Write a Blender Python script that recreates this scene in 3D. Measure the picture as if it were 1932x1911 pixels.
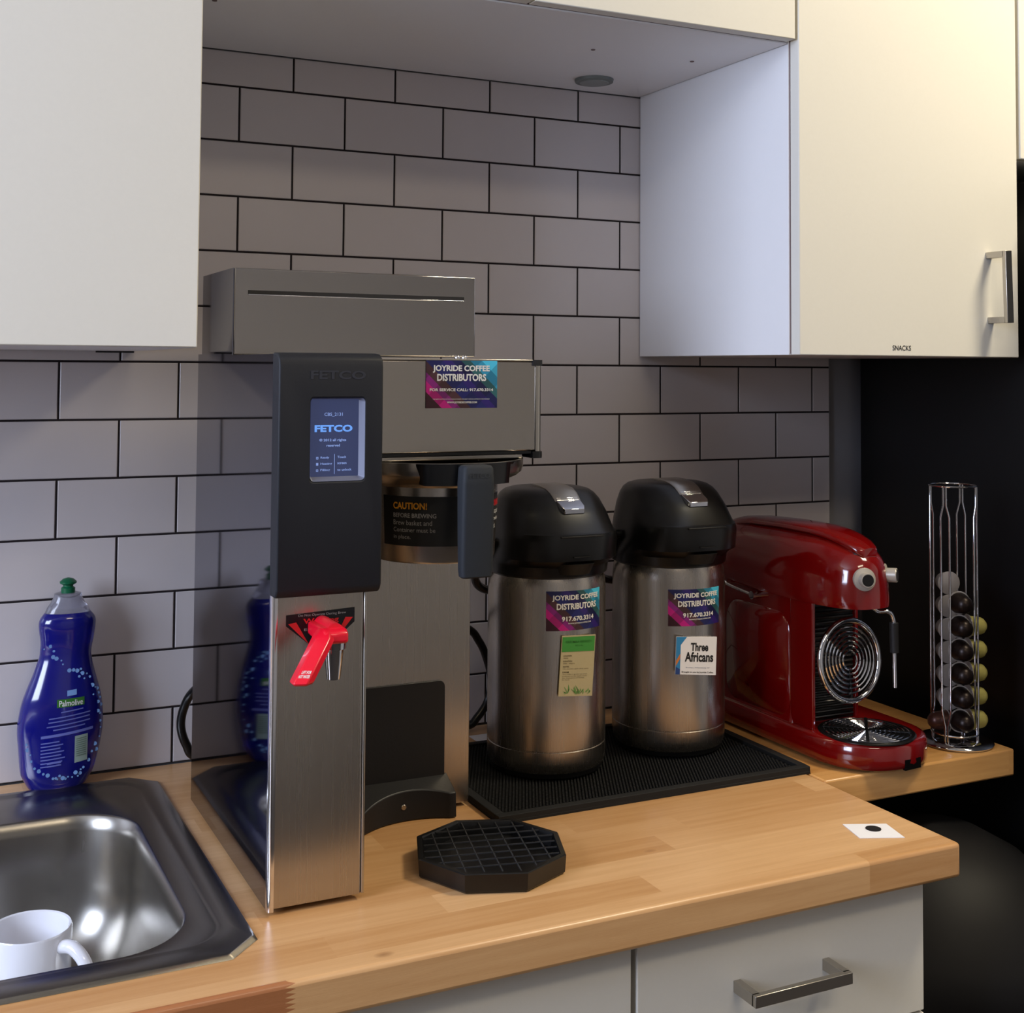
import bpy, bmesh, math, random
from mathutils import Vector, Matrix
from math import sin, cos, pi, radians, sqrt

for o in list(bpy.data.objects): bpy.data.objects.remove(o)
random.seed(7)
scn = bpy.context.scene
COL = scn.collection
ZC = 0.910                     # worktop height above the floor
OFF = ZC + 0.9118              # build frame -> world height (applied to every top-level object at the end)

# ------------------------------------------------------------------ camera
cam_d = bpy.data.cameras.new('camera'); cam = bpy.data.objects.new('camera', cam_d); COL.objects.link(cam)
cam_d.sensor_fit = 'HORIZONTAL'; cam_d.sensor_width = 36; cam_d.lens = 44.479
cam_d.shift_x = 0.00506; cam_d.shift_y = -0.18881; cam_d.clip_start = 0.02; cam_d.clip_end = 50
R = [(0.90143728, -0.43285766, 0.00671401), (0.02513198, 0.03684253, -0.99900501), (0.43217961, 0.90070909, 0.0440898)]
m = Matrix(((R[0][0], -R[1][0], -R[2][0]), (R[0][1], -R[1][1], -R[2][1]), (R[0][2], -R[1][2], -R[2][2])))
cam.matrix_world = Matrix.Translation((-0.49165, -1.72368, -0.38732)) @ m.to_4x4()
scn.camera = cam
# ------------------------------------------------------------------ world, exposure
w = bpy.data.worlds.new('world'); scn.world = w; w.use_nodes = True
w.node_tree.nodes['Background'].inputs[0].default_value = (0.55, 0.68, 1.0, 1)
w.node_tree.nodes['Background'].inputs[1].default_value = 4.0
scn.view_settings.view_transform = 'Standard'; scn.view_settings.look = 'None'
scn.view_settings.exposure = -0.25; scn.view_settings.gamma = 1.0
scn.view_settings.use_curve_mapping = False

def area(name, loc, target, sx, sy, power, col):
    d = bpy.data.lights.new(name, 'AREA'); d.shape = 'RECTANGLE'; d.size = sx; d.size_y = sy
    d.energy = power; d.color = col
    o = bpy.data.objects.new(name, d); COL.objects.link(o); o.location = loc
    o.rotation_euler = (Vector(target) - Vector(loc)).to_track_quat('-Z', 'Y').to_euler()
    return o
# daylight from the tall window on the left, warm ceiling lamp, added rear fill lamp
area('window_daylight', (-2.35, -1.20, 0.12), (0.5, -0.3, -0.3), 1.1, 1.1, 80, (0.70, 0.79, 1.0))
area('ceiling_lamp_light', (1.25, -1.05, 0.82), (1.25, -1.0, -1.0), 0.40, 0.40, 34, (1.0, 0.89, 0.66))
area('rear_fill_light', (0.2, -2.3, 0.82), (0.2, -2.25, -1.0), 0.9, 0.3, 13, (1.0, 0.86, 0.66))  # added lamp behind the camera, brightens the fronts and steel reflections

# ------------------------------------------------------------------ helpers
def s2l(c):
    return tuple((x / 12.92 if x <= 0.04045 else ((x + 0.055) / 1.055) ** 2.4) for x in c)
def rgb(h):
    h = h.lstrip('#'); return s2l(tuple(int(h[i:i + 2], 16) / 255 for i in (0, 2, 4)))
def nn(nt, t, **k):
    n = nt.nodes.new(t)
    for a, b in k.items(): setattr(n, a, b)
    return n
def mat(name, col, rough=0.5, metal=0.0, noise=0.04, nscale=40, stretch=(1, 1, 1), bump=0.0, aniso=0, coat=0, spec=0.5, emit=None, es=0, trans=0, ior=1.45, rvar=0.0):
    M = bpy.data.materials.new(name); M.use_nodes = True; nt = M.node_tree; b = nt.nodes['Principled BSDF']
    c = rgb(col) if isinstance(col, str) else col
    tc = nn(nt, 'ShaderNodeTexCoord'); mp = nn(nt, 'ShaderNodeMapping'); mp.inputs['Scale'].default_value = stretch
    nt.links.new(tc.outputs['Object'], mp.inputs[0])
    nz = nn(nt, 'ShaderNodeTexNoise'); nz.inputs['Scale'].default_value = nscale; nz.inputs['Detail'].default_value = 3
    nt.links.new(mp.outputs[0], nz.inputs[0])
    mr = nn(nt, 'ShaderNodeMapRange'); mr.inputs[3].default_value = 1 - noise; mr.inputs[4].default_value = 1 + noise
    nt.links.new(nz.outputs[0], mr.inputs[0])
    mx = nn(nt, 'ShaderNodeVectorMath', operation='SCALE'); mx.inputs[0].default_value = c
    nt.links.new(mr.outputs[0], mx.inputs['Scale']); nt.links.new(mx.outputs[0], b.inputs['Base Color'])
    b.inputs['Roughness'].default_value = rough; b.inputs['Metallic'].default_value = metal
    if rvar:
        m2 = nn(nt, 'ShaderNodeMapRange'); m2.inputs[3].default_value = rough - rvar; m2.inputs[4].default_value = rough + rvar
        nt.links.new(nz.outputs[0], m2.inputs[0]); nt.links.new(m2.outputs[0], b.inputs['Roughness'])
    b.inputs['Specular IOR Level'].default_value = spec; b.inputs['IOR'].default_value = ior
    if aniso: b.inputs['Anisotropic'].default_value = aniso
    if coat: b.inputs['Coat Weight'].default_value = coat; b.inputs['Coat Roughness'].default_value = 0.06
    if trans: b.inputs['Transmission Weight'].default_value = trans
    if emit: b.inputs['Emission Color'].default_value = (*rgb(emit), 1); b.inputs['Emission Strength'].default_value = es
    if bump:
        bp = nn(nt, 'ShaderNodeBump'); bp.inputs['Strength'].default_value = bump; bp.inputs['Distance'].default_value = 0.001
        nt.links.new(nz.outputs[0], bp.inputs['Height']); nt.links.new(bp.outputs[0], b.inputs['Normal'])
    return M

def wood(name, c1, c2, front_dark=False):
    M = bpy.data.materials.new(name); M.use_nodes = True; nt = M.node_tree; b = nt.nodes['Principled BSDF']; L = nt.links.new
    tc = nn(nt, 'ShaderNodeTexCoord'); sp = nn(nt, 'ShaderNodeSeparateXYZ'); L(tc.outputs['Object'], sp.inputs[0])
    cb = nn(nt, 'ShaderNodeCombineXYZ'); L(sp.outputs[0], cb.inputs[0]); L(sp.outputs[1], cb.inputs[1])
    br = nn(nt, 'ShaderNodeTexBrick'); br.offset = 0.37; br.squash = 1.35; br.squash_frequency = 3
    L(cb.outputs[0], br.inputs[0]); br.inputs['Scale'].default_value = 1
    br.inputs['Brick Width'].default_value = 0.34; br.inputs['Row Height'].default_value = 0.0445
    br.inputs['Mortar Size'].default_value = 0.0; br.inputs['Bias'].default_value = -0.1
    br.inputs['Color1'].default_value = (0, 0, 0, 1); br.inputs['Color2'].default_value = (1, 1, 1, 1)
    mp = nn(nt, 'ShaderNodeMapping'); mp.inputs['Scale'].default_value = (3.0, 60, 60); L(tc.outputs['Object'], mp.inputs[0])
    n1 = nn(nt, 'ShaderNodeTexNoise'); n1.inputs['Scale'].default_value = 2.2; n1.inputs['Detail'].default_value = 5; n1.inputs['Distortion'].default_value = 0.4
    ad = nn(nt, 'ShaderNodeVectorMath', operation='ADD'); L(mp.outputs[0], ad.inputs[0]); L(br.outputs[0], ad.inputs[1]); L(ad.outputs[0], n1.inputs[0])
    mp2 = nn(nt, 'ShaderNodeMapping'); mp2.inputs['Scale'].default_value = (60, 900, 900); L(tc.outputs['Object'], mp2.inputs[0])
    n2 = nn(nt, 'ShaderNodeTexNoise'); n2.inputs['Scale'].default_value = 1; L(mp2.outputs[0], n2.inputs[0])
    mA = nn(nt, 'ShaderNodeMix', data_type='RGBA'); mA.inputs[6].default_value = (*rgb(c1), 1); mA.inputs[7].default_value = (*rgb(c2), 1)
    f1 = nn(nt, 'ShaderNodeMath', operation='MULTIPLY_ADD'); L(n1.outputs[0], f1.inputs[0]); f1.inputs[1].default_value = 0.75
    f0 = nn(nt, 'ShaderNodeMath', operation='MULTIPLY'); L(br.outputs[0], f0.inputs[0]); f0.inputs[1].default_value = 0.62
    f00 = nn(nt, 'ShaderNodeMath', operation='SUBTRACT'); L(f0.outputs[0], f00.inputs[0]); f00.inputs[1].default_value = 0.13
    L(f00.outputs[0], f1.inputs[2])
    f2 = nn(nt, 'ShaderNodeMath', operation='MULTIPLY_ADD', use_clamp=True); L(n2.outputs[0], f2.inputs[0]); f2.inputs[1].default_value = 0.14; L(f1.outputs[0], f2.inputs[2])
    L(f2.outputs[0], mA.inputs[0]); out = mA.outputs[2]
    # small knots
    vo = nn(nt, 'ShaderNodeTexVoronoi'); mp3 = nn(nt, 'ShaderNodeMapping'); mp3.inputs['Scale'].default_value = (5, 9, 9); L(tc.outputs['Object'], mp3.inputs[0]); L(mp3.outputs[0], vo.inputs[0]); vo.inputs['Scale'].default_value = 1
    kr = nn(nt, 'ShaderNodeMapRange'); L(vo.outputs['Distance'], kr.inputs[0]); kr.inputs[1].default_value = 0.02; kr.inputs[2].default_value = 0.06; kr.inputs[3].default_value = 0.65; kr.inputs[4].default_value = 0
    mK = nn(nt, 'ShaderNodeMix', data_type='RGBA'); L(kr.outputs[0], mK.inputs[0]); L(out, mK.inputs[6]); mK.inputs[7].default_value = (*rgb('6b3d1c'), 1); out = mK.outputs[2]
    if front_dark:   # the finger joint in the front stave: redder wood left of it
        zz = nn(nt, 'ShaderNodeMath', operation='PINGPONG'); L(sp.outputs[2], zz.inputs[0]); zz.inputs[1].default_value = 0.0021
        za = nn(nt, 'ShaderNodeMath', operation='MULTIPLY_ADD'); L(zz.outputs[0], za.inputs[0]); za.inputs[1].default_value = 4.5; za.inputs[2].default_value = -0.1815
        lt = nn(nt, 'ShaderNodeMath', operation='LESS_THAN'); L(sp.outputs[0], lt.inputs[0]); L(za.outputs[0], lt.inputs[1])
        fy = nn(nt, 'ShaderNodeMath', operation='LESS_THAN'); L(sp.outputs[1], fy.inputs[0]); fy.inputs[1].default_value = -0.6445
        an = nn(nt, 'ShaderNodeMath', operation='MULTIPLY'); L(lt.outputs[0], an.inputs[0]); L(fy.outputs[0], an.inputs[1])
        mF = nn(nt, 'ShaderNodeMix', data_type='RGBA', blend_type='MULTIPLY'); L(an.outputs[0], mF.inputs[0]); L(out, mF.inputs[6]); mF.inputs[7].default_value = (0.62, 0.42, 0.36, 1); out = mF.outputs[2]
    L(out, b.inputs['Base Color']); b.inputs['Roughness'].default_value = 0.32
    bp = nn(nt, 'ShaderNodeBump'); bp.inputs['Strength'].default_value = 0.06; bp.inputs['Distance'].default_value = 0.001; L(n2.outputs[0], bp.inputs['Height']); L(bp.outputs[0], b.inputs['Normal'])
    return M

def stripes(name, stops, ratio, rough=0.35, s2=None):
    """diagonal colour bands running down to the right, over the UV square"""
    M = bpy.data.materials.new(name); M.use_nodes = True; nt = M.node_tree; b = nt.nodes['Principled BSDF']; L = nt.links.new
    tc = nn(nt, 'ShaderNodeTexCoord'); sp = nn(nt, 'ShaderNodeSeparateXYZ'); L(tc.outputs['UV'], sp.inputs[0])
    a = nn(nt, 'ShaderNodeMath', operation='MULTIPLY'); L(sp.outputs[0], a.inputs[0]); a.inputs[1].default_value = ratio
    s = nn(nt, 'ShaderNodeMath', operation='ADD'); L(a.outputs[0], s.inputs[0]); L(sp.outputs[1], s.inputs[1])
    d = nn(nt, 'ShaderNodeMath', operation='DIVIDE'); L(s.outputs[0], d.inputs[0]); d.inputs[1].default_value = ratio + 1
    cr = nn(nt, 'ShaderNodeValToRGB'); cr.color_ramp.interpolation = 'CONSTANT'
    els = cr.color_ramp.elements
    els[0].position = 0; els[0].color = (*rgb(stops[0][1]), 1); els.remove(els[1])
    for p_, c_ in stops[1:]:
        e = els.new(p_); e.color = (*rgb(c_), 1)
    L(d.outputs[0], cr.inputs[0])
    # second family of cuts across the bands
    q = nn(nt, 'ShaderNodeMath', operation='SUBTRACT'); L(a.outputs[0], q.inputs[0]); L(sp.outputs[1], q.inputs[1])
    fr = nn(nt, 'ShaderNodeMath', operation='PINGPONG'); L(q.outputs[0], fr.inputs[0]); fr.inputs[1].default_value = 0.42
    gt = nn(nt, 'ShaderNodeMath', operation='GREATER_THAN'); L(fr.outputs[0], gt.inputs[0]); gt.inputs[1].default_value = 0.22
    mr = nn(nt, 'ShaderNodeMapRange'); L(gt.outputs[0], mr.inputs[0]); mr.inputs[3].default_value = 0.72; mr.inputs[4].default_value = 1.12
    vs = nn(nt, 'ShaderNodeVectorMath', operation='SCALE'); L(cr.outputs[0], vs.inputs[0]); L(mr.outputs[0], vs.inputs['Scale'])
    L(vs.outputs[0], b.inputs['Base Color']); b.inputs['Roughness'].default_value = rough
    return M

class MB:
    def __init__(s): s.bm = bmesh.new()
    def face(s, pts, mi=0):
        f = s.bm.faces.new([s.bm.verts.new(p) for p in pts]); f.material_index = mi; return f
    def box(s, x0, x1, y0, y1, z0, z1, mi=0):
        v = [s.bm.verts.new((x, y, z)) for x in (x0, x1) for y in (y0, y1) for z in (z0, z1)]
        for q in ((0, 1, 3, 2), (4, 6, 7, 5), (0, 4, 5, 1), (2, 3, 7, 6), (0, 2, 6, 4), (1, 5, 7, 3)):
            s.bm.faces.new([v[i] for i in q]).material_index = mi
        return s
    def prism(s, poly, axis, a, b, mi=0):
        """poly of 2D points extruded along axis ('x': (y,z), 'y': (x,z), 'z': (x,y))"""
        def P(p, t): return {'x': (t, p[0], p[1]), 'y': (p[0], t, p[1]), 'z': (p[0], p[1], t)}[axis]
        A = [s.bm.verts.new(P(p, a)) for p in poly]; B = [s.bm.verts.new(P(p, b)) for p in poly]; n = len(poly)
        fs = [s.bm.faces.new(A), s.bm.faces.new(B[::-1])]
        for i in range(n): fs.append(s.bm.faces.new((A[i], B[i], B[(i + 1) % n], A[(i + 1) % n])))
        for f in fs: f.material_index = mi
        return s
    def loft(s, rings, cap0=True, cap1=True, closed=True, mi=0):
        V = [[s.bm.verts.new(p) for p in r] for r in rings]; n = len(V[0])
        for a, b in zip(V, V[1:]):
            for i in range(n if closed else n - 1):
                s.bm.faces.new((a[i], a[(i + 1) % n], b[(i + 1) % n], b[i])).material_index = mi
        if cap0: s.bm.faces.new(V[0][::-1]).material_index = mi
        if cap1: s.bm.faces.new(V[-1]).material_index = mi
        return s
    def lathe(s, prof, c=(0, 0, 0), seg=48, axis=(0, 0, 1), cap0=True, cap1=True, mi=0):
        q = Vector((0, 0, 1)).rotation_difference(Vector(axis).normalized()); c = Vector(c)
        rings = [[c + q @ Vector((max(r, 1e-5) * cos(2 * pi * k / seg), max(r, 1e-5) * sin(2 * pi * k / seg), z)) for k in range(seg)] for r, z in prof]
        return s.loft(rings, cap0, cap1, mi=mi)
    def cyl(s, p0, p1, r0, r1=None, seg=24, mi=0):
        p0 = Vector(p0); p1 = Vector(p1); r1 = r0 if r1 is None else r1
        return s.lathe([(r0, 0), (r1, (p1 - p0).length)], p0, seg, p1 - p0, mi=mi)
    def tube(s, pts, r, seg=10, closed=False, mi=0):
        pts = [Vector(p) for p in pts]; n = len(pts); rings = []; up = None
        for i, p in enumerate(pts):
            if closed: t = pts[(i + 1) % n] - pts[i - 1]
            else: t = pts[min(i + 1, n - 1)] - pts[max(i - 1, 0)]
            t.normalize()
            if up is None:
                up = t.orthogonal().normalized()
            else:
                up = (up - t * up.dot(t)).normalized()
            sd = t.cross(up); rr = r[i] if isinstance(r, (list, tuple)) else r
            rings.append([p + (up * cos(2 * pi * k / seg) + sd * sin(2 * pi * k / seg)) * rr for k in range(seg)])
        if closed: rings.append(rings[0]); return s.loft(rings, False, False, mi=mi)
        return s.loft(rings, mi=mi)
    def torus(s, c, Rr, r, axis=(0, 0, 1), seg=48, sg=10, mi=0):
        q = Vector((0, 0, 1)).rotation_difference(Vector(axis).normalized()); c = Vector(c)
        return s.tube([c + q @ Vector((Rr * cos(2 * pi * k / seg), Rr * sin(2 * pi * k / seg), 0)) for k in range(seg)], r, sg, True, mi)
    def sphere(s, c, r, sc=(1, 1, 1), seg=16, mi=0):
        pr = [(r * sin(pi * k / 10), -r * cos(pi * k / 10)) for k in range(11)]
        k0 = len(s.bm.verts); s.lathe(pr, (0, 0, 0), seg, cap0=False, cap1=False, mi=mi); s.bm.verts.ensure_lookup_table()
        for v in s.bm.verts[k0:]: v.co = Vector((v.co.x * sc[0], v.co.y * sc[1], v.co.z * sc[2])) + Vector(c)
        return s

def smooth(pts, n=8, closed=False):
    """Catmull-Rom through the points"""
    P = [Vector(p) for p in pts]; out = []; N = len(P)
    rng = range(N if closed else N - 1)
    for i in rng:
        g = (lambda k: P[k % N]) if closed else (lambda k: P[max(0, min(N - 1, k))])
        a, b, c, d = g(i - 1), g(i), g(i + 1), g(i + 2)
        for k in range(n):
            t = k / n
            out.append(0.5 * ((2 * b) + (c - a) * t + (2 * a - 5 * b + 4 * c - d) * t * t + (3 * b - a - 3 * c + d) * t ** 3))
    if not closed: out.append(P[-1])
    return out

def origin(o):
    v = Vector((0, 0, 0))
    while o is not None: v += o.location; o = o.parent
    return v
def obj(name, mb, mats, parent=None, loc=None, bevel=0, seg=2, smooth_angle=35, local=False):
    """link ONE mesh object; shapes are given in the build frame unless local=True"""
    bm = mb.bm if isinstance(mb, MB) else mb
    bmesh.ops.remove_doubles(bm, verts=bm.verts, dist=1e-6)
    bmesh.ops.recalc_face_normals(bm, faces=bm.faces)
    me = bpy.data.meshes.new(name)
    o = bpy.data.objects.new(name, me)
    o.parent = parent
    if loc is not None: o.location = loc
    elif parent is None and not local and len(bm.verts):
        xs = [v.co for v in bm.verts]; lo = [min(v[i] for v in xs) for i in range(3)]; hi = [max(v[i] for v in xs) for i in range(3)]
        o.location = ((lo[0] + hi[0]) / 2, (lo[1] + hi[1]) / 2, lo[2])
    if not local:
        bmesh.ops.translate(bm, verts=bm.verts, vec=-origin(o))
    bm.to_mesh(me); bm.free()
    for p in me.polygons: p.use_smooth = True
    me.set_sharp_from_angle(angle=radians(smooth_angle))
    for M in (mats if isinstance(mats, (list, tuple)) else [mats]): me.materials.append(M)
    COL.objects.link(o)
    if bevel:
        b = o.modifiers.new('bevel', 'BEVEL'); b.width = bevel; b.segments = seg; b.limit_method = 'ANGLE'; b.angle_limit = radians(40); b.harden_normals = False
    return o
def tag(o, label, cat, group=None):
    o['label'] = label; o['category'] = cat
    if group: o['group'] = group
    return o
def thing(name, loc, label, cat, group=None):
    o = bpy.data.objects.new(name, None); COL.objects.link(o); o.location = loc; o.empty_display_size = 0.05
    return tag(o, label, cat, group)
def struct(name, mb, m, **k):
    o = obj(name, mb, m, **k); o['kind'] = 'structure'; return o
def dup(root, loc, label, rot=None):
    r = root.copy(); COL.objects.link(r); r.location = loc; r['label'] = label
    if rot is not None: r.rotation_euler = rot
    for ch in list(root.children):
        c = ch.copy(); COL.objects.link(c); c.parent = r
        for g in ch.children:
            d = g.copy(); COL.objects.link(d); d.parent = c
    return r

_tc = {}
def text_tris(s, bold):
    if (s, bold) in _tc: return _tc[(s, bold)]
    cu = bpy.data.curves.new('t', 'FONT'); cu.body = s; cu.offset = bold; cu.resolution_u = 3
    ob = bpy.data.objects.new('t', cu); COL.objects.link(ob)
    dg = bpy.context.evaluated_depsgraph_get(); me = bpy.data.meshes.new_from_object(ob.evaluated_get(dg))
    V = [v.co.copy() for v in me.vertices]; F = [tuple(p.vertices) for p in me.polygons]
    x0 = min(v.x for v in V); x1 = max(v.x for v in V); y0 = min(v.y for v in V); y1 = max(v.y for v in V)
    V = [((v.x - x0) / (x1 - x0), (v.y - y0) / (y1 - y0)) for v in V]
    bpy.data.objects.remove(ob); bpy.data.curves.remove(cu); bpy.data.meshes.remove(me)
    _tc[(s, bold)] = (V, F); return V, F
def letters(name, lines, f, M, parent):
    """lines: (text, u0, v0, u1, v1, bold, material index); f maps (u, v) to a point"""
    mb = MB()
    for ln in lines:
        V, F = text_tris(ln[0], ln[5] if len(ln) > 5 else 0.02)
        vs = [mb.bm.verts.new(f(ln[1] + a * (ln[3] - ln[1]), ln[2] + b * (ln[4] - ln[2]))) for a, b in V]
        for q in F:
            try: mb.bm.faces.new([vs[i] for i in q]).material_index = ln[6] if len(ln) > 6 else 0
            except ValueError: pass
    bm = mb.bm; me = bpy.data.meshes.new(name); o = bpy.data.objects.new(name, me); o.parent = parent
    bmesh.ops.translate(bm, verts=bm.verts, vec=-origin(o)); bm.to_mesh(me); bm.free()
    for mm in (M if isinstance(M, (list, tuple)) else [M]): me.materials.append(mm)
    COL.objects.link(o); return o
def plate(name, f, nu, nv, M, parent, thick=0.0004, poly=None):
    """thin sticker or card over the UV square, mapped by f(u, v, lift)"""
    bm = bmesh.new(); uvl = bm.loops.layers.uv.new('UVMap')
    T = [[bm.verts.new(f(i / nu, j / nv, thick)) for j in range(nv + 1)] for i in range(nu + 1)]
    B = [[bm.verts.new(f(i / nu, j / nv, 0.0)) for j in range(nv + 1)] for i in range(nu + 1)]
    uv = {}
    for i in range(nu + 1):
        for j in range(nv + 1): uv[T[i][j]] = uv[B[i][j]] = (i / nu, j / nv)
    fs = []
    for i in range(nu):
        for j in range(nv):
            fs.append(bm.faces.new((T[i][j], T[i + 1][j], T[i + 1][j + 1], T[i][j + 1])))
            fs.append(bm.faces.new((B[i][j], B[i][j + 1], B[i + 1][j + 1], B[i + 1][j])))
    for i in range(nu):
        fs.append(bm.faces.new((T[i][0], B[i][0], B[i + 1][0], T[i + 1][0]))); fs.append(bm.faces.new((T[i + 1][nv], B[i + 1][nv], B[i][nv], T[i][nv])))
    for j in range(nv):
        fs.append(bm.faces.new((T[0][j + 1], B[0][j + 1], B[0][j], T[0][j]))); fs.append(bm.faces.new((T[nu][j], B[nu][j], B[nu][j + 1], T[nu][j + 1])))
    for q in fs:
        for l in q.loops: l[uvl].uv = uv[l.vert]
    return obj(name, bm, M, parent)
def rrect(w, h, r, n=5, cx=0, cy=0):
    out = []
    for (sx, sy, a0) in ((1, 1, 0), (-1, 1, 90), (-1, -1, 180), (1, -1, 270)):
        for k in range(n + 1):
            a = radians(a0 + 90 * k / n); out.append((cx + sx * (w / 2 - r) + r * cos(a), cy + sy * (h / 2 - r) + r * sin(a)))
    return out

# ------------------------------------------------------------------ materials
M_door = mat('white_laminate', 'dcd8ce', 0.42, noise=0.015, nscale=220, bump=0.05)
M_side = mat('white_melamine', 'e8e7e9', 0.38, noise=0.01)
M_gap = mat('gap_shade_screw_cap', '6c5a58', 0.7)  # shade of the door gaps put into the colour; screw caps share it
M_tile = mat('glazed_tile', 'c9c2c2', 0.22, noise=0.03, nscale=14, bump=0.03)
M_grout = mat('dark_grout', '1d1517', 0.9, noise=0.2, nscale=90)
M_paint = mat('grey_paint', '8f8f93', 0.8)
M_roomw = mat('room_plaster', 'c6c3c0', 0.85)
M_ceil = mat('ceiling_paint', 'cfc8bd', 0.9)
M_floor = mat('dark_floor', '3a3431', 0.6, noise=0.2, nscale=6)
M_wood = wood('beech_butcher_block', 'dcb282', 'b58452', True)
M_wood2 = wood('beech_butcher_block_short', 'd8a566', 'ab753d')
M_ss = mat('brushed_stainless', 'b0a9a1', 0.27, 1.0, noise=0.03, nscale=3, stretch=(300, 300, 1.5), rvar=0.015)
M_ssh = mat('brushed_stainless_level', 'afa9a2', 0.26, 1.0, noise=0.03, nscale=3, stretch=(1.5, 1.5, 300), rvar=0.015)
M_mirror = mat('polished_side_sheet', '787a88', 0.05, 1.0, noise=0.02, nscale=8)
M_tank = mat('polished_tank_steel', 'a5a19e', 0.12, 1.0, noise=0.04, nscale=9, rvar=0.04)
M_chrome = mat('chrome', 'd8d8dc', 0.06, 1.0, noise=0.02)
M_satin = mat('satin_nickel', 'b3aea6', 0.3, 1.0, noise=0.03)
M_sink = mat('sink_steel', '98948d', 0.27, 1.0, noise=0.02, nscale=5, stretch=(30, 3, 3), rvar=0.008)
M_pod = mat('charcoal_plastic', '1e1f24', 0.55, noise=0.06, nscale=400, bump=0.1, spec=0.35)
M_pod2 = mat('dark_grey_plastic', '1b1a1b', 0.42, noise=0.06, nscale=300, bump=0.1, spec=0.35)
M_grip = mat('slate_rubber', '282b30', 0.65, noise=0.06, nscale=200, spec=0.3)
M_black = mat('gloss_black_plastic', '0b0b0c', 0.28, noise=0.05)
M_blackm = mat('matt_black_plastic', '121113', 0.55, noise=0.1, nscale=150)
M_rubber = mat('black_rubber_mat', '0a0a0b', 0.75, noise=0.2, nscale=300)
M_red = mat('red_enamel', '6c0505', 0.13, noise=0.02, coat=0.8)
M_redp = mat('red_lever_plastic', 'e0102c', 0.28, noise=0.02, coat=0.3)
M_white = mat('white_porcelain', 'e9e9ee', 0.12, noise=0.01, coat=0.5)
M_paper = mat('white_paper', 'e6e4e8', 0.7, noise=0.01)
M_ink = mat('black_ink', '141214', 0.6)
M_lett = mat('pale_print', 'dcdad6', 0.5)
M_fridge = mat('black_fridge_enamel', '08080a', 0.42, noise=0.08, nscale=120)
M_blue = mat('blue_detergent', '0a0f7a', 0.16, noise=0.08, nscale=30, coat=0.6, trans=0.25)
M_clear = mat('clear_plastic', 'b9b8c4', 0.15, noise=0.02, trans=0.75)
M_green = mat('green_cap', '0b5c3c', 0.35)
M_bub = mat('bubble_print', '6f93c4', 0.4)
M_screen = mat('lit_screen', '1a2038', 0.2, emit='434c74', es=0.6)
M_glyph = mat('screen_glyphs', '101010', 0.4, emit='6fa8ff', es=1.1)
M_glyph2 = mat('screen_small_glyphs', '101010', 0.4, emit='8fa8e8', es=1.0)
M_amber = mat('amber_print', 'd08a14', 0.5)
M_grey_pr = mat('grey_print', '8e8a86', 0.5)
M_redpr = mat('red_print', 'c4161c', 0.5)
M_bezel = mat('grey_bezel', '6a6d7f', 0.3, 0.2)
M_knob = mat('pale_knob', 'a8a198', 0.35, 0.2)
M_lamp = mat('lamp_diffuser', 'fff2da', 0.5, emit='ffe2b0', es=3)

# ------------------------------------------------------------------ room shell
Zf, Zt = -OFF, 0.85
X0, X1, Y1 = -2.5, 2.3, -4.0
struct('floor', MB().box(X0, X1, Y1, 0.05, Zf - 0.05, Zf), M_floor)
struct('ceiling', MB().box(X0, X1, Y1, 0.05, Zt, Zt + 0.05), M_ceil)
struct('wall_back', MB().box(X0, X1, 0.009, 0.06, Zf, Zt), M_paint)
struct('wall_front', MB().box(X0, X1, Y1 - 0.05, Y1, Zf, Zt), M_roomw)
struct('wall_right', MB().box(X1, X1 + 0.05, Y1, 0.05, Zf, Zt), M_roomw)
wl = MB()
wa, wb, wz0, wz1 = -1.85, -0.55, -0.55, 0.75
wl.box(X0 - 0.05, X0, Y1, wa, Zf, Zt).box(X0 - 0.05, X0, wb, 0.05, Zf, Zt).box(X0 - 0.05, X0, wa, wb, Zf, wz0).box(X0 - 0.05, X0, wa, wb, wz1, Zt)
struct('wall_left', wl, M_roomw)
wf = MB()
for a, b in ((wa, wa + 0.05), (wb - 0.05, wb), ((wa + wb) / 2 - 0.02, (wa + wb) / 2 + 0.02)): wf.box(X0 - 0.05, X0 + 0.02, a, b, wz0, wz1)
wf.box(X0 - 0.05, X0 + 0.02, wa, wb, wz0, wz0 + 0.05).box(X0 - 0.05, X0 + 0.02, wa, wb, wz1 - 0.05, wz1)
struct('window_1', wf, M_side)
# ceiling lamp, and the body given to the added rear fill lamp
for nm, x, y, sx, sy, lb in (('ceiling_lamp', 1.25, -1.05, 0.40, 0.40, 'square warm ceiling lamp over the right end of the counter'),
                             ('ceiling_lamp', 0.2, -2.3, 0.9, 0.3, 'long warm fill lamp added behind the camera, out of view')):
    t = thing(nm, (x, y, Zt - 0.02), lb, 'lamp')
    obj('lamp_frame', MB().box(x - sx / 2 - 0.02, x + sx / 2 + 0.02, y - sy / 2 - 0.02, y + sy / 2 + 0.02, Zt - 0.02, Zt - 0.001), M_side, t)
    obj('lamp_diffuser', MB().box(x - sx / 2, x + sx / 2, y - sy / 2, y + sy / 2, Zt - 0.024, Zt - 0.0202), M_lamp, t)

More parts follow.
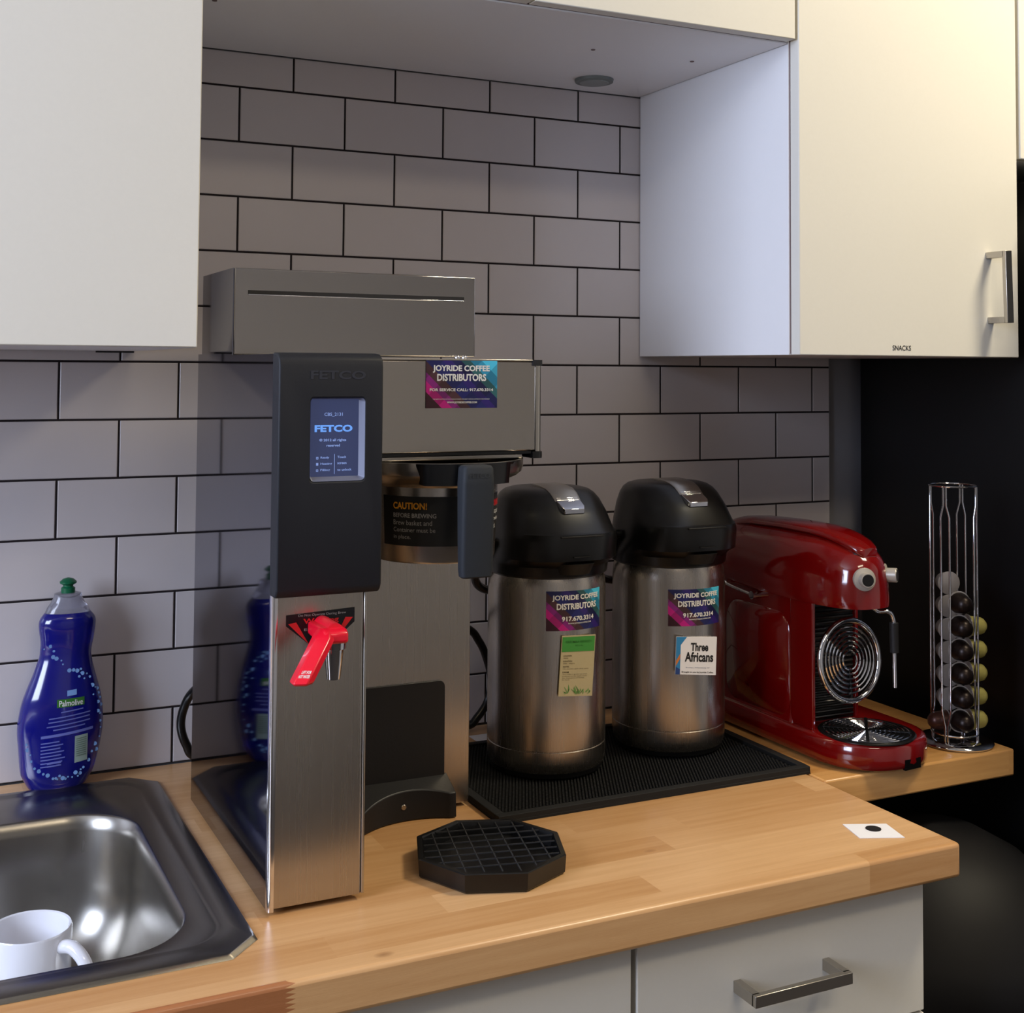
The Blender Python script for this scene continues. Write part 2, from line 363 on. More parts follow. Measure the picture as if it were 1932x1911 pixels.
# ------------------------------------------------------------------ tiled backsplash: every tile bevelled, dark grout behind
mb = MB(); TW, TH, G = 0.1524, 0.0762, 0.0028
XL, XR, ZB, ZT = -1.6, 0.951, -0.911, 0.048
mb.box(XL, XR, 0.0012, 0.009, ZB, ZT, 1)
def tile(x0, x1, z0, z1):
    x0 = max(x0 + G / 2, XL); x1 = min(x1 - G / 2, XR); z0 = max(z0 + G / 2, ZB + 0.0006); z1 = min(z1 - G / 2, ZT)
    if x1 - x0 < 0.004 or z1 - z0 < 0.004: return
    c = 0.0009; j = [random.uniform(-0.00012, 0.00012) for _ in range(4)]
    o_ = [(x0, z0), (x1, z0), (x1, z1), (x0, z1)]; i_ = [(x0 + c, z0 + c), (x1 - c, z0 + c), (x1 - c, z1 - c), (x0 + c, z1 - c)]
    A = [mb.bm.verts.new((x, 0.0015, z)) for x, z in o_]; D = [mb.bm.verts.new((x, 0.0007, z)) for x, z in o_]
    B = [mb.bm.verts.new((x, 0.0 + j[k] * 0.5, z)) for k, (x, z) in enumerate(i_)]
    mb.bm.faces.new(B)
    for k in range(4):
        mb.bm.faces.new((D[k], D[(k + 1) % 4], B[(k + 1) % 4], B[k])); mb.bm.faces.new((A[k], A[(k + 1) % 4], D[(k + 1) % 4], D[k]))
for r in range(-1, 12):
    z1 = -r * TH; z0 = z1 - TH; off = 0.5 if r % 2 == 0 else 0.0
    for k in range(-11, 8): tile((k + off) * TW, (k + 1 + off) * TW, z0, z1)
struct('trim_1', mb, [M_tile, M_grout], smooth_angle=20)

# ------------------------------------------------------------------ worktops
CT, CB_ = -0.9118, -0.9498
def slab(x0, x1, y0, y1, r):     # vertical front edge with rounded arrises
    return MB().box(x0, x1, y0, y1, CB_, CT)
# main top, cut out for the sink basin
mb = MB(); hx0, hx1, hy0, hy1 = -1.03, -0.212, -0.560, -0.125
xs = [-1.6, hx0, hx1, 0.590]; ys = [-0.650, hy0, hy1, -0.0005]
for i in range(3):
    for j in range(3):
        if i == 1 and j == 1: continue
        mb.box(xs[i], xs[i + 1], ys[j], ys[j + 1], CB_, CT)
bmesh.ops.remove_doubles(mb.bm, verts=mb.bm.verts, dist=1e-5)
# drop the interior faces shared by two boxes
cnt = {}
for f in mb.bm.faces: cnt.setdefault(tuple(sorted(v.index for v in f.verts)), []).append(f)
mb.bm.verts.index_update(); cnt = {}
for f in mb.bm.faces: cnt.setdefault(tuple(sorted(v.index for v in f.verts)), []).append(f)
bmesh.ops.delete(mb.bm, geom=[f for L_ in cnt.values() if len(L_) > 1 for f in L_], context='FACES_ONLY')
bmesh.ops.dissolve_limit(mb.bm, angle_limit=0.01, verts=mb.bm.verts, edges=mb.bm.edges)
tag(obj('worktop', mb, M_wood, loc=(0, 0, 0), bevel=0.0045, seg=3), 'long butcher block worktop under the brewer and the sink', 'worktop')
tag(obj('worktop', MB().box(0.5915, 0.925, -0.418, -0.0005, CB_ + 0.001, CT), M_wood2, loc=(0.02, 0.013, 0), bevel=0.003, seg=2), 'short shallow butcher block worktop under the red espresso machine', 'worktop')
# support leg below the short top
tag(obj('support_leg', MB().box(0.70, 0.722, -0.20, -0.178, Zf, CB_ + 0.001), mat('leg_grey', '55555a', 0.5), bevel=0.001), 'thin grey leg holding up the short worktop', 'leg')

# ------------------------------------------------------------------ base cabinets
def bar_handle(parent, a, b, out, posts_in, w=0.012, m=M_satin):
    """flat bar pull between a and b, standing off by vector out"""
    a = Vector(a); b = Vector(b); o_ = Vector(out); d = (b - a).normalized(); n = o_.normalized(); s_ = d.cross(n)
    mb = MB()
    def bx(p, q, du, dv):   # box around segment p..q
        t = (q - p).normalized(); u = du; v = dv
        mb.loft([[p + u + v, p - u + v, p - u - v, p + u - v], [q + u + v, q - u + v, q - u - v, q + u - v]])
    bx(a + o_, b + o_, s_ * w / 2, n * 0.0035)
    for e, sg in ((a, 1), (b, -1)):
        bx(e + d * sg * 0.0045, e + o_ * 0.98 + d * sg * 0.0045, s_ * w / 2, d * 0.0045)
    return obj('handle', mb, m, parent, bevel=0.0006)
def base_cab(x0, x1, label, zt=-0.9615, drawers=True, handle=True, hz=-1.024, hx=(0.303, 0.428), hollow=False):
    t = thing('base_cabinet', ((x0 + x1) / 2, -0.3, Zf), label, 'cabinet', 'white base cabinets')
    e = 0.0015
    b = MB()
    if hollow:
        b.box(x0 + e, x1 - e, -0.60, -0.02, Zf + 0.09, Zf + 0.108).box(x0 + e, x0 + 0.018, -0.60, -0.02, Zf + 0.108, CB_ - 0.001).box(x1 - 0.018, x1 - e, -0.60, -0.02, Zf + 0.108, CB_ - 0.001)
        b.box(x0 + 0.018, x1 - 0.018, -0.60, -0.582, CB_ - 0.08, CB_ - 0.001).box(x0 + 0.018, x1 - 0.018, -0.032, -0.02, Zf + 0.108, CB_ - 0.001)
    else: b.box(x0 + e, x1 - e, -0.60, -0.02, Zf + 0.09, CB_ - 0.001)
    b.box(x0 + e, x1 - e, -0.55, -0.05, Zf + 0.0005, Zf + 0.09)
    obj('body', b, M_side, t)
    hs = [(zt - 0.140, zt), (zt - 0.400, zt - 0.143), (Zf + 0.095, zt - 0.403)] if drawers else [(Zf + 0.095, zt)]
    for k, (a, c) in enumerate(hs):
        d = obj('drawer_front' if drawers else 'door', MB().box(x0 + 0.0025, x1 - 0.0025, -0.620, -0.6005, a, c), M_door, t, bevel=0.001)
        if handle and drawers:
            zz = hz if k == 0 else (a + c) / 2
            bar_handle(d, (hx[0], -0.620, zz), (hx[1], -0.620, zz), (0, -0.035, 0), 0, 0.012)
    return t
base_cab(0.1845, 0.5650, 'white base cabinet with a drawer and bar handle at the right end')
base_cab(-0.1200, 0.1825, 'plain white base cabinet between the brewer corner and the drawer cabinet', drawers=False, handle=False)
base_cab(-1.12, -0.1220, 'white base cabinet under the sink at lower left', drawers=False, handle=False, hollow=True)

# ------------------------------------------------------------------ wall cabinets
def wall_cab(x0, x1, z0, z1, label, doors, zd=None, side=0.0):
    t = thing('wall_cabinet', ((x0 + x1) / 2, -0.19, z0), label, 'cabinet', 'white wall cabinets')
    obj('body', MB().box(x0, x1, -0.3765, -0.0025, z0, z1), M_side, t, bevel=0.0006)
    ds = []
    for a, b in doors:
        ds.append(obj('door', MB().box(a, b, -0.3965, -0.3785, z0 - 0.0 if zd is None else zd, z1 - 0.002), M_door, t, bevel=0.0012))
    obj('door_gap_shade', MB().box(x0 + 0.002, x1 - 0.002, -0.3785, -0.3765, z0 + 0.002, z1 - 0.002), M_gap, t)  # dark filler, paints the shaded gap between body and doors
    return t, ds
Ztop = 0.60
tL, dL = wall_cab(-0.98, -0.2105, -0.3672, Ztop, 'white wall cabinet with a blank door above the sink, leftmost', [(-0.595, -0.2120), (-0.978, -0.598)])
obj('wire_clip', MB().box(-0.262, -0.214, -0.0165, -0.0125, -0.3695, -0.3672), M_pod2, tL)
tN, dN = wall_cab(-0.2090, 0.5672, 0.0488, Ztop, 'short white wall cabinet forming the ceiling of the tiled nook', [(-0.206, 0.1775), (0.1800, 0.5655)], zd=0.0505)
for x, y in ((0.3512, -0.2336), (0.5079, -0.2399), (-0.1637, -0.2306)): obj('screw_cap', MB().cyl((x, y, 0.0487), (x, y, 0.0478), 0.003), M_gap, tN)
t = thing('puck_light', (0.4415, -0.0774, 0.0437), 'round grey unlit puck light under the nook cabinet', 'lamp')
obj('housing', MB().lathe([(0.026, 0), (0.0285, 0.0008), (0.0295, 0.005)], (0.4415, -0.0774, 0.0437)), mat('puck_grey', '6f7472', 0.5), t)
obj('lens', MB().lathe([(0.021, 0), (0.022, 0.0008)], (0.4415, -0.0774, 0.0429)), mat('puck_lens', '848987', 0.35), t)
tS, dS = wall_cab(0.5688, 0.9680, -0.3662, Ztop, 'white wall cabinet lettered snacks with a vertical handle', [(0.5705, 0.9655)])
bar_handle(dS[0], (0.9078, -0.3965, -0.2165), (0.9110, -0.3965, -0.3180), (0, -0.033, 0), 0, 0.012)
letters('lettering', [('SNACKS', 0.7285, -0.3585, 0.7612, -0.3515, 0.005)], lambda u, v: (u, -0.3969, v), M_ink, dS[0])
wall_cab(0.9700, 1.60, -0.0765, Ztop, 'white wall cabinet above the black refrigerator, at the right edge', [(0.9725, 1.598)])

# ------------------------------------------------------------------ refrigerator
t = thing('refrigerator', (1.32, -0.32, Zf), 'tall black refrigerator standing at the right behind the capsule rack', 'refrigerator')
obj('body', MB().box(1.000, 1.66, -0.600, -0.02, Zf + 0.02, -0.105), M_fridge, t, bevel=0.004)
obj('door', MB().box(1.000, 1.66, -0.665, -0.606, Zf + 0.05, -0.105), M_fridge, t, bevel=0.008, seg=3)
for x in (1.03, 1.63):
    obj('foot', MB().cyl((x, -0.55, Zf), (x, -0.55, Zf + 0.02), 0.018), M_blackm, t)

# ------------------------------------------------------------------ trash bin below the short top
t = thing('trash_bin', (0.79, -0.40, Zf), 'black round bin with a domed lid, under the short worktop', 'bin')
c = (0.79, -0.40, Zf)
obj('body', MB().lathe([(0.145, 0), (0.15, 0.004), (0.176, 0.66), (0.170, 0.66), (0.145, 0.01)], c, 64), M_blackm, t)
obj('lid', MB().lathe([(0.182, 0.655), (0.184, 0.675), (0.176, 0.70), (0.155, 0.745), (0.12, 0.785), (0.07, 0.812), (0.0, 0.822)], c, 64, cap1=False), mat('bin_lid', '100f11', 0.6, spec=0.3), t)

# ------------------------------------------------------------------ sink
t = thing('kitchen_sink', (-0.62, -0.32, CT), 'stainless steel inset sink at lower left with clipped corners', 'sink')
sx0, sx1, sy0, sy1 = -1.06, -0.1815, -0.5880, -0.0450; zR = CT + 0.0038
def oct_(x0, x1, y0, y1, c):
    return [(x1 - c, y1), (x0 + c, y1), (x0, y1 - c), (x0, y0 + c), (x0 + c, y0), (x1 - c, y0), (x1, y0 + c), (x1, y1 - c)]
def ring_pts(x0, x1, y0, y1, r, z, n=12):
    cx, cy = (x0 + x1) / 2, (y0 + y1) / 2
    return [(px, py, z) for px, py in rrect(x1 - x0, y1 - y0, r, n, cx, cy)]
def clipped(x0, x1, y0, y1, c, z, n=12):      # octagon resampled to the same point count as ring_pts
    out = []
    for (sx, sy) in ((1, 1), (-1, 1), (-1, -1), (1, -1)):
        X_ = x1 if sx > 0 else x0; Y_ = y1 if sy > 0 else y0
        p = [(X_, Y_ - sy * c), (X_ - sx * c, Y_)]
        if sx * sy < 0: p = p[::-1]
        for k in range(n + 1):
            a = k / n; out.append((p[0][0] * (1 - a) + p[1][0] * a, p[0][1] * (1 - a) + p[1][1] * a, z))
    return out
rings = [clipped(sx0, sx1, sy0, sy1, 0.030, CT + 0.0002), clipped(sx0 + 0.0030, sx1 - 0.0030, sy0 + 0.0030, sy1 - 0.0030, 0.030, zR - 0.0006),
         clipped(sx0 + 0.0045, sx1 - 0.0045, sy0 + 0.0045, sy1 - 0.0045, 0.030, zR)]
rings += [ring_pts(sx0 + 0.022, sx1 - 0.022, sy0 + 0.032, sy1 - 0.014, 0.045, zR), ring_pts(sx0 + 0.025, sx1 - 0.025, sy0 + 0.035, sy1 - 0.017, 0.043, zR - 0.0022),
          ring_pts(sx0 + 0.029, sx1 - 0.029, sy0 + 0.038, sy1 - 0.021, 0.040, zR - 0.0026)]
bx0, bx1, by0, by1 = -1.00, -0.2300, -0.5450, -0.1500
rings += [ring_pts(bx0, bx1, by0, by1, 0.075, zR - 0.0026), ring_pts(bx0 + 0.003, bx1 - 0.003, by0 + 0.003, by1 - 0.003, 0.072, zR - 0.0045)]
D = 0.162
rings += [ring_pts(bx0 + 0.006, bx1 - 0.008, by0 + 0.006, by1 - 0.006, 0.070, zR - 0.02)]
for k in range(0, 8):
    a = k / 7 * pi / 2; s_ = 0.010 + 0.060 * (1 - cos(a))
    rings.append(ring_pts(bx0 + s_, bx1 - s_, by0 + s_, by1 - s_, 0.070 - 0.010 * (k / 7), zR - D + 0.080 * (1 - sin(a))))
obj('basin', MB().loft(rings, cap0=False, cap1=True), M_sink, t, smooth_angle=50)
zfl = zR - D
obj('drain', MB().lathe([(0.0, 0.004), (0.02, 0.003), (0.038, 0.0035), (0.041, 0.0015), (0.041, 0.0005)], (-0.60, -0.33, zfl), 32, cap0=False), M_chrome, t)

# ------------------------------------------------------------------ coffee mug in the sink
mc = (-0.3520, -0.279, zfl + 0.0006); mh = 0.091
t = thing('coffee_mug', mc, 'plain white porcelain mug standing in the sink', 'mug')
rr = 0.0425
obj('cup', MB().lathe([(0.0, 0.003), (0.030, 0.003), (0.032, 0.0), (0.037, 0.001), (0.0405, 0.008), (rr, 0.02), (rr, mh - 0.002), (rr - 0.001, mh), (rr - 0.003, mh - 0.001), (rr - 0.004, mh - 0.006), (rr - 0.0045, 0.02), (0.034, 0.010), (0.0, 0.008)], mc, 64, cap0=False, cap1=False), M_white, t)
hd = Vector((0.68, -0.73, 0)).normalized(); hp = []
for a, zz in ((rr - 0.003, mh * 0.84), (rr + 0.014, mh * 0.86), (rr + 0.030, mh * 0.72), (rr + 0.033, mh * 0.50), (rr + 0.020, mh * 0.28), (rr + 0.004, mh * 0.20), (rr - 0.003, mh * 0.20)):
    hp.append(Vector(mc) + hd * a + Vector((0, 0, zz)))
obj('handle', MB().tube(smooth(hp, 6), 0.0070, 14), M_white, t)

# ------------------------------------------------------------------ dish soap bottle
rows = [(1490, 60, 158), (1484, 55, 164), (1465, 45, 175), (1450, 40, 181), (1410, 36, 191), (1370, 33, 196), (1329, 39, 193), (1302, 48, 187), (1275, 59, 179), (1243, 70.5, 171), (1227, 72.5, 171), (1211, 73, 174), (1181, 69, 178), (1168, 72, 176), (1157, 80, 167)]
zr = {1490: -0.9110, 1484: -0.9085, 1465: -0.897, 1450: -0.8877, 1410: -0.8616, 1370: -0.8355, 1329: -0.8087, 1302: -0.7911, 1275: -0.7734, 1243: -0.7524, 1227: -0.742, 1211: -0.7314, 1181: -0.7117, 1168: -0.703, 1157: -0.696}
yb = -0.036
def xpix(px): return -0.3491 + (px - 33) * (0.1024 / 163)
t = thing('dish_soap_bottle', (-0.298, yb, CT), 'blue dish soap bottle with green cap leaning by the tiles behind the sink', 'bottle')
BR = []
for v, a, b in rows:
    x0, x1 = xpix(a), xpix(b); BR.append((zr[v], (x0 + x1) / 2, (x1 - x0) / 2, 0.0285 if v < 1484 else 0.022))
def bring(z, cx, hw, hd_, n=40): return [(cx + hw * cos(2 * pi * k / n), yb + hd_ * (abs(sin(2 * pi * k / n)) ** 0.85) * (1 if sin(2 * pi * k / n) > 0 else -1), z) for k in range(n)]
def hdp(hw): return min(0.0285, hw * 0.62)
sm = smooth([(z, cx, hw) for z, cx, hw, h in BR], 4)
obj('bottle_body', MB().loft([bring(p[0], p[1], p[2], hdp(p[2])) for p in sm]), M_blue, t, smooth_angle=60)
ztop = -0.696; cxt = BR[-1][1]; hwt = BR[-1][2]
obj('bottle_shoulder', MB().loft([bring(ztop + 0.0002, cxt, hwt, hdp(hwt)), bring(-0.690, cxt, hwt * 0.90, 0.0170), bring(-0.6848, cxt, 0.0208, 0.0150), bring(-0.678, cxt, 0.0172, 0.0140), bring(-0.673, cxt, 0.0162, 0.0140), bring(-0.672, cxt, 0.0125, 0.0120)]), M_clear, t, smooth_angle=60)
obj('cap', MB().lathe([(0.0085, 0), (0.0085, 0.006), (0.0062, 0.0075), (0.0062, 0.0095), (0.0100, 0.0115), (0.0104, 0.0135), (0.0065, 0.0170), (0.0015, 0.0185)], (cxt, yb, -0.672), 28), M_green, t)
def surf(x, z, lift=0.0):
    zs = [(p[0], p[1], p[2]) for p in sm]
    for p, q in zip(zs, zs[1:]):
        if p[0] <= z <= q[0]:
            a = (z - p[0]) / (q[0] - p[0] + 1e-9); cx = p[1] + a * (q[1] - p[1]); hw = p[2] + a * (q[2] - p[2]); break
    else: cx, hw = zs[0][1], zs[0][2]
    cc = max(-0.98, min(0.98, (x - cx) / hw)); return yb - hdp(hw) * (sqrt(1 - cc * cc) ** 0.85) - lift
def zpix(v): return -0.9137 + (1490 - v) * 0.000654
mb = MB()
path = [(101, 1239), (110, 1243), (113, 1250), (125, 1262), (133, 1262), (140, 1264), (147, 1262), (144, 1275), (154, 1280), (159, 1272), (165, 1279), (170, 1295), (176, 1300), (180, 1303), (183, 1312), (186, 1321), (182, 1328), (188, 1335), (186, 1350), (187, 1365), (188, 1378), (186, 1395), (177, 1406), (180, 1418), (171, 1419), (165, 1434), (155, 1446), (150, 1449), (140, 1453), (149, 1456), (126, 1459), (116, 1460), (106, 1461), (98, 1459), (110, 1455), (88, 1452), (80, 1449), (72, 1443), (64, 1438), (58, 1425), (56, 1413), (51, 1404), (49, 1394), (95, 1236), (90, 1216), (79, 1222), (96, 1225), (103, 1459), (121, 1462), (145, 1461), (134, 1461), (182, 1345), (172, 1312), (150, 1270)]
for i, (u, v) in enumerate(path):
    x, z = xpix(u), zpix(v); r_ = random.choice((0.0011, 0.0016, 0.0022, 0.0026))
    n = 10; mb.bm.faces.new([mb.bm.verts.new((x + r_ * cos(2 * pi * k / n), surf(x, z, 0.0006), z + r_ * sin(2 * pi * k / n))) for k in range(n)])
obj('bubble_print', mb, M_bub, t)
def bottle_patch(name, u0, v0, u1, v1, m_, par, lift=0.0006, slope=-0.075, n=8):
    mb = MB()
    for i in range(n):
        a0, a1 = u0 + (u1 - u0) * i / n, u0 + (u1 - u0) * (i + 1) / n; q = []
        for (u, v) in ((a0, v1), (a1, v1), (a1, v0), (a0, v0)):
            x, z = xpix(u), zpix(v + (u - u0) * slope); q.append((x, surf(x, z, lift), z))
        mb.face(q)
    return obj(name, mb, m_, par)
lb = bottle_patch('brand_patch', 102, 1313, 154, 1328, mat('green_patch', '2f6a1e', 0.5), t, slope=-0.02)
bottle_patch('flower_patch', 121, 1298, 139, 1308, M_bub, t)
letters('lettering', [('Palmolive', 106, 1326, 151, 1315, 0.01)], lambda u, v: (xpix(u), surf(xpix(u), zpix(v), 0.0009), zpix(v)), M_lett, lb)
mb = MB()
def dash(u0, u1, v, h):
    n = 6
    for i in range(n):
        a0, a1 = u0 + (u1 - u0) * i / n, u0 + (u1 - u0) * (i + 1) / n; q = []
        for (u, vv) in ((a0, v + h), (a1, v + h), (a1, v), (a0, v)):
            x, z = xpix(u), zpix(vv - (u - u0) * 0.085); q.append((x, surf(x, z, 0.0007), z))
        mb.face(q)
for (u0, u1, v) in ((110, 152, 1336), (88, 166, 1347), (87, 165, 1354), (84, 166, 1362), (96, 156, 1368)): dash(u0, u1, v, 2.2)
dash(74, 172, 1379, 5)
for k in range(8): dash(74, 108 + (k * 7) % 12, 1392 + k * 6.2, 2.2)
for k in range(2): dash(86, 112, 1430 + k * 5, 2)
obj('label_print', mb, mat('lilac_print', '5f66a8', 0.5), t)
bc = bottle_patch('barcode_patch', 137, 1434, 162, 1384, mat('pale_green_patch', '8fa096', 0.5), t, lift=0.0007)
mb = MB()
for k in range(9):
    u0 = 139.5 + 0; v = 1389 + k * 4.0
    for i in range(3):
        a0, a1 = u0 + 20 * i / 3, u0 + 20 * (i + 1) / 3; q = []
        for (u, vv) in ((a0, v + 1.3), (a1, v + 1.3), (a1, v), (a0, v)):
            x, z = xpix(u), zpix(vv - (u - u0) * 0.075); q.append((x, surf(x, z, 0.0010), z))
        mb.face(q)
obj('barcode_bars', mb, mat('barcode_green', '5d7060', 0.5), bc)

# ------------------------------------------------------------------ coffee brewer
B = thing('coffee_brewer', (-0.005, -0.33, CT), 'tall stainless steel coffee brewer with touch screen and hot water tap', 'coffee machine')
XA = -0.1600
# polished side sheet (profile in y,z)
prof = [(-0.163, CT + 0.004), (-0.505, CT + 0.004), (-0.512, CT + 0.006), (-0.512, -0.600), (-0.512, -0.374), (-0.336, -0.374), (-0.336, -0.2775), (-0.183, -0.2775), (-0.183, -0.372), (-0.163, -0.372)]
obj('side_sheet', MB().prism(prof[::-1], 'x', XA - 0.0012, XA), M_mirror, B)
obj('tank_cover', MB().box(XA + 0.0003, 0.1318, -0.3365, -0.183, -0.3735, -0.2775), M_tank, B, bevel=0.0012)
mb = MB().box(-0.1445, 0.1168, -0.3371, -0.3362, -0.3062, -0.3018)
vs = obj('vent_slot_shade', mb, M_ink, B)  # flat dark strip stands in for the shade inside the slot
obj('slot_lip', MB().box(-0.1445, 0.1168, -0.3382, -0.3366, -0.3075, -0.3062), M_chrome, vs, bevel=0.0003)
obj('back_housing', MB().box(XA + 0.0003, 0.1392, -0.313, -0.163, CT + 0.005, -0.3760), M_ss, B, bevel=0.0012)
obj('brew_head', MB().box(XA + 0.0003, 0.1425, -0.4765, -0.3135, -0.4765, -0.3790), M_ssh, B, bevel=0.001)
# rounded corner trim and caps of the head
cap = MB()
pl = [(0.1425, -0.4775), (0.1462, -0.4778), (0.1490, -0.4762), (0.1505, -0.473), (0.1505, -0.3140), (0.1425, -0.3140)]
cap.prism(pl, 'z', -0.4775, -0.3835)
obj('corner_trim', cap, M_satin, B, smooth_angle=60)
cap = MB(); pl2 = [(0.1385, -0.4785), (0.1468, -0.4790), (0.1505, -0.4770), (0.1520, -0.4725), (0.1520, -0.313), (0.1385, -0.313)]
cap.prism(pl2, 'z', -0.3835, -0.3770); obj('corner_cap', cap, M_pod, B, smooth_angle=60)
cap = MB(); cap.prism(pl2, 'z', -0.4850, -0.4778); obj('corner_cap', cap, M_black, B, smooth_angle=60)
obj('top_trim', MB().box(-0.055, 0.1385, -0.4778, -0.3370, -0.3788, -0.3770), M_satin, B, bevel=0.0004)
obj('head_base', MB().box(-0.060, 0.138, -0.4755, -0.3145, -0.4800, -0.4768), M_black, B)
rl = MB()
rl.box(-0.058, 0.128, -0.4740, -0.4700, -0.4848, -0.4802).box(0.122, 0.128, -0.4700, -0.33, -0.4848, -0.4802).box(-0.058, -0.052, -0.4700, -0.33, -0.4848, -0.4802)
obj('basket_rail', rl, M_satin, B, bevel=0.0008)
for x in (0.084, 0.100):
    pass
for x, y in ((0.105, -0.345), (0.112, -0.350), (-0.115, -0.345)): obj('dome_nut', MB().sphere((x, y, -0.3745), 0.0034), M_chrome, B)
# front column
tw = MB(); x0, x1, yf, yk = XA + 0.0002, -0.0665, -0.5150, -0.3132; r_ = 0.004
pts = [(x0, yk)]
for k in range(6): a = pi + k / 5 * pi / 2; pts.append((x0 + r_ + r_ * cos(a), yf + r_ + r_ * sin(a)))
for k in range(6): a = 1.5 * pi + k / 5 * pi / 2; pts.append((x1 - r_ + r_ * cos(a), yf + r_ + r_ * sin(a)))
pts.append((x1, yk)); tw.prism(pts, 'z', CT + 0.0065, -0.3745)
obj('front_column', tw, M_ss, B, smooth_angle=60)
obj('column_edge', MB().prism([(x1 - 0.0008, yf - 0.0006), (x1 + 0.0022, yf - 0.0006), (x1 + 0.0022, yf + 0.010), (x1 - 0.0008, yf + 0.010)], 'z', CT + 0.0065, -0.6080), M_satin, B, bevel=0.0009)
et = [(XA - 0.0018, yf + 0.006), (XA - 0.0018, yf + 0.0015)] + [(XA + 0.0022 - 0.0040 * cos(k / 6 * pi / 2), yf + 0.0010 - 0.0040 * sin(k / 6 * pi / 2)) for k in range(1, 7)] + [(XA + 0.0040, yf - 0.0028), (XA + 0.0040, yf + 0.006)]
obj('edge_highlight', MB().prism(et, 'z', CT + 0.0045, -0.6080), mat('edge_highlight_steel', 'e4e4ea', 0.14, 1.0, noise=0.02), B, smooth_angle=60)  # paler strip added to make the bright highlight along the column edge
for x, y in ((-0.145, -0.47), (-0.085, -0.47), (-0.14, -0.19), (0.115, -0.19), (0.115, -0.29), (-0.02, -0.29)): obj('foot', MB().cyl((x, y, CT + 0.0003), (x, y, CT + 0.0068), 0.011), M_blackm, B)
# control pod
pod = MB(); px0, px1, pyf = -0.1622, -0.0560, -0.5330
sec = [(pyf + 0.022, -0.3725), (pyf + 0.009, -0.3735), (pyf + 0.002, -0.378), (pyf, -0.386), (pyf + 0.001, -0.600), (pyf + 0.003, -0.6055), (pyf + 0.007, -0.6085), (pyf + 0.0245, -0.6085), (pyf + 0.0245, -0.3725)]
sec[4] = (pyf, -0.600)
A_ = [[(x, y, z) for y, z in sec] for x in (px0, px1)]; ns = len(sec)
pod.face(A_[0][::-1]); pod.face(A_[1])
for k in range(ns):
    if k == 3: continue
    k2 = (k + 1) % ns; pod.face([A_[0][k], A_[0][k2], A_[1][k2], A_[1][k]])
hol = rrect(0.0556, 0.0811, 0.0043, 5, -0.1026, -0.4572); za, zb_ = -0.600, -0.386
fr_ = []
for k in range(24):       # outline of the flat front, one corner per six hole points
    fr_.append(((px1, px0, px0, px1)[k // 6], (zb_, zb_, za, za)[k // 6]))
for k in range(24):
    k2 = (k + 1) % 24; q = [(fr_[k][0], pyf, fr_[k][1]), (fr_[k2][0], pyf, fr_[k2][1]), (hol[k2][0], pyf, hol[k2][1]), (hol[k][0], pyf, hol[k][1])]
    if fr_[k] == fr_[k2]: q = q[1:]
    pod.face(q)
for k in range(24):
    k2 = (k + 1) % 24; pod.face([(hol[k][0], pyf, hol[k][1]), (hol[k2][0], pyf, hol[k2][1]), (hol[k2][0], pyf + 0.006, hol[k2][1]), (hol[k][0], pyf + 0.006, hol[k][1])])
pd = obj('control_pod', pod, M_pod, B, bevel=0.0018, seg=3)
letters('embossed_lettering', [('FETCO', -0.131, -0.3985, -0.0745, -0.3900, 0.03)], lambda u, v: (u, pyf - 0.0003, v), mat('pod_emboss', '303138', 0.35), pd)
# screen recess: bezel ring, lit display
scx0, scx1, scz0, scz1 = -0.1310, -0.0770, -0.4965, -0.4165
scx0, scx1, scz0, scz1 = -0.1290, -0.0800, -0.4935, -0.4180; dpt = pyf + 0.0045
bz = MB(); o2 = rrect(0.0556, 0.0811, 0.0043, 5, -0.1026, -0.4572); i2 = rrect(scx1 - scx0, scz1 - scz0, 0.0012, 5, (scx0 + scx1) / 2, (scz0 + scz1) / 2)
bz.loft([[(a, pyf + 0.0002, b) for a, b in o2], [(a, dpt, b) for a, b in i2]], False, False)
obj('bezel', bz, M_bezel, pd, smooth_angle=50)
sc = obj('screen', MB().box(scx0 - 0.001, scx1 + 0.001, dpt, dpt + 0.0006, scz0 - 0.001, scz1 + 0.001), M_screen, pd)
def FS(u, v): return (scx0 + u * (scx1 - scx0), dpt - 0.0003, scz0 + v * (scz1 - scz0))
ls = [('CBS_2131', 0.28, 0.775, 0.66, 0.825, 0.01, 1), ('FETCO', 0.08, 0.575, 0.87, 0.665, 0.045, 0), ('© 2012 all rights', 0.18, 0.445, 0.74, 0.49, 0.025, 1), ('reserved', 0.33, 0.385, 0.61, 0.42, 0.025, 1),
      ('Ready', 0.21, 0.225, 0.39, 0.26, 0.02, 1), ('Heating', 0.21, 0.145, 0.45, 0.18, 0.02, 1), ('Filling', 0.21, 0.065, 0.41, 0.10, 0.02, 1), ('Touch', 0.56, 0.235, 0.74, 0.265, 0.02, 1), ('screen', 0.56, 0.155, 0.75, 0.18, 0.02, 1), ('to unlock', 0.56, 0.07, 0.86, 0.10, 0.02, 1)]
letters('screen_lettering', ls, FS, [M_glyph, M_glyph2], sc)
mb = MB()
for v in (0.225, 0.065):
    a, b, c_, d_ = 0.12, 0.165, v, v + 0.03; e = 0.008
    for q in ((a, c_, b, c_ + e), (a, d_ - e, b, d_), (a, c_, a + 0.012, d_), (b - 0.012, c_, b, d_)): mb.face([FS(q[0], q[1]), FS(q[2], q[1]), FS(q[2], q[3]), FS(q[0], q[3])])
mb.face([FS(0.12, 0.145), FS(0.165, 0.145), FS(0.165, 0.178), FS(0.12, 0.178)])
mb.face([FS(0.495, 0.03), FS(0.505, 0.03), FS(0.505, 0.29), FS(0.495, 0.29)])
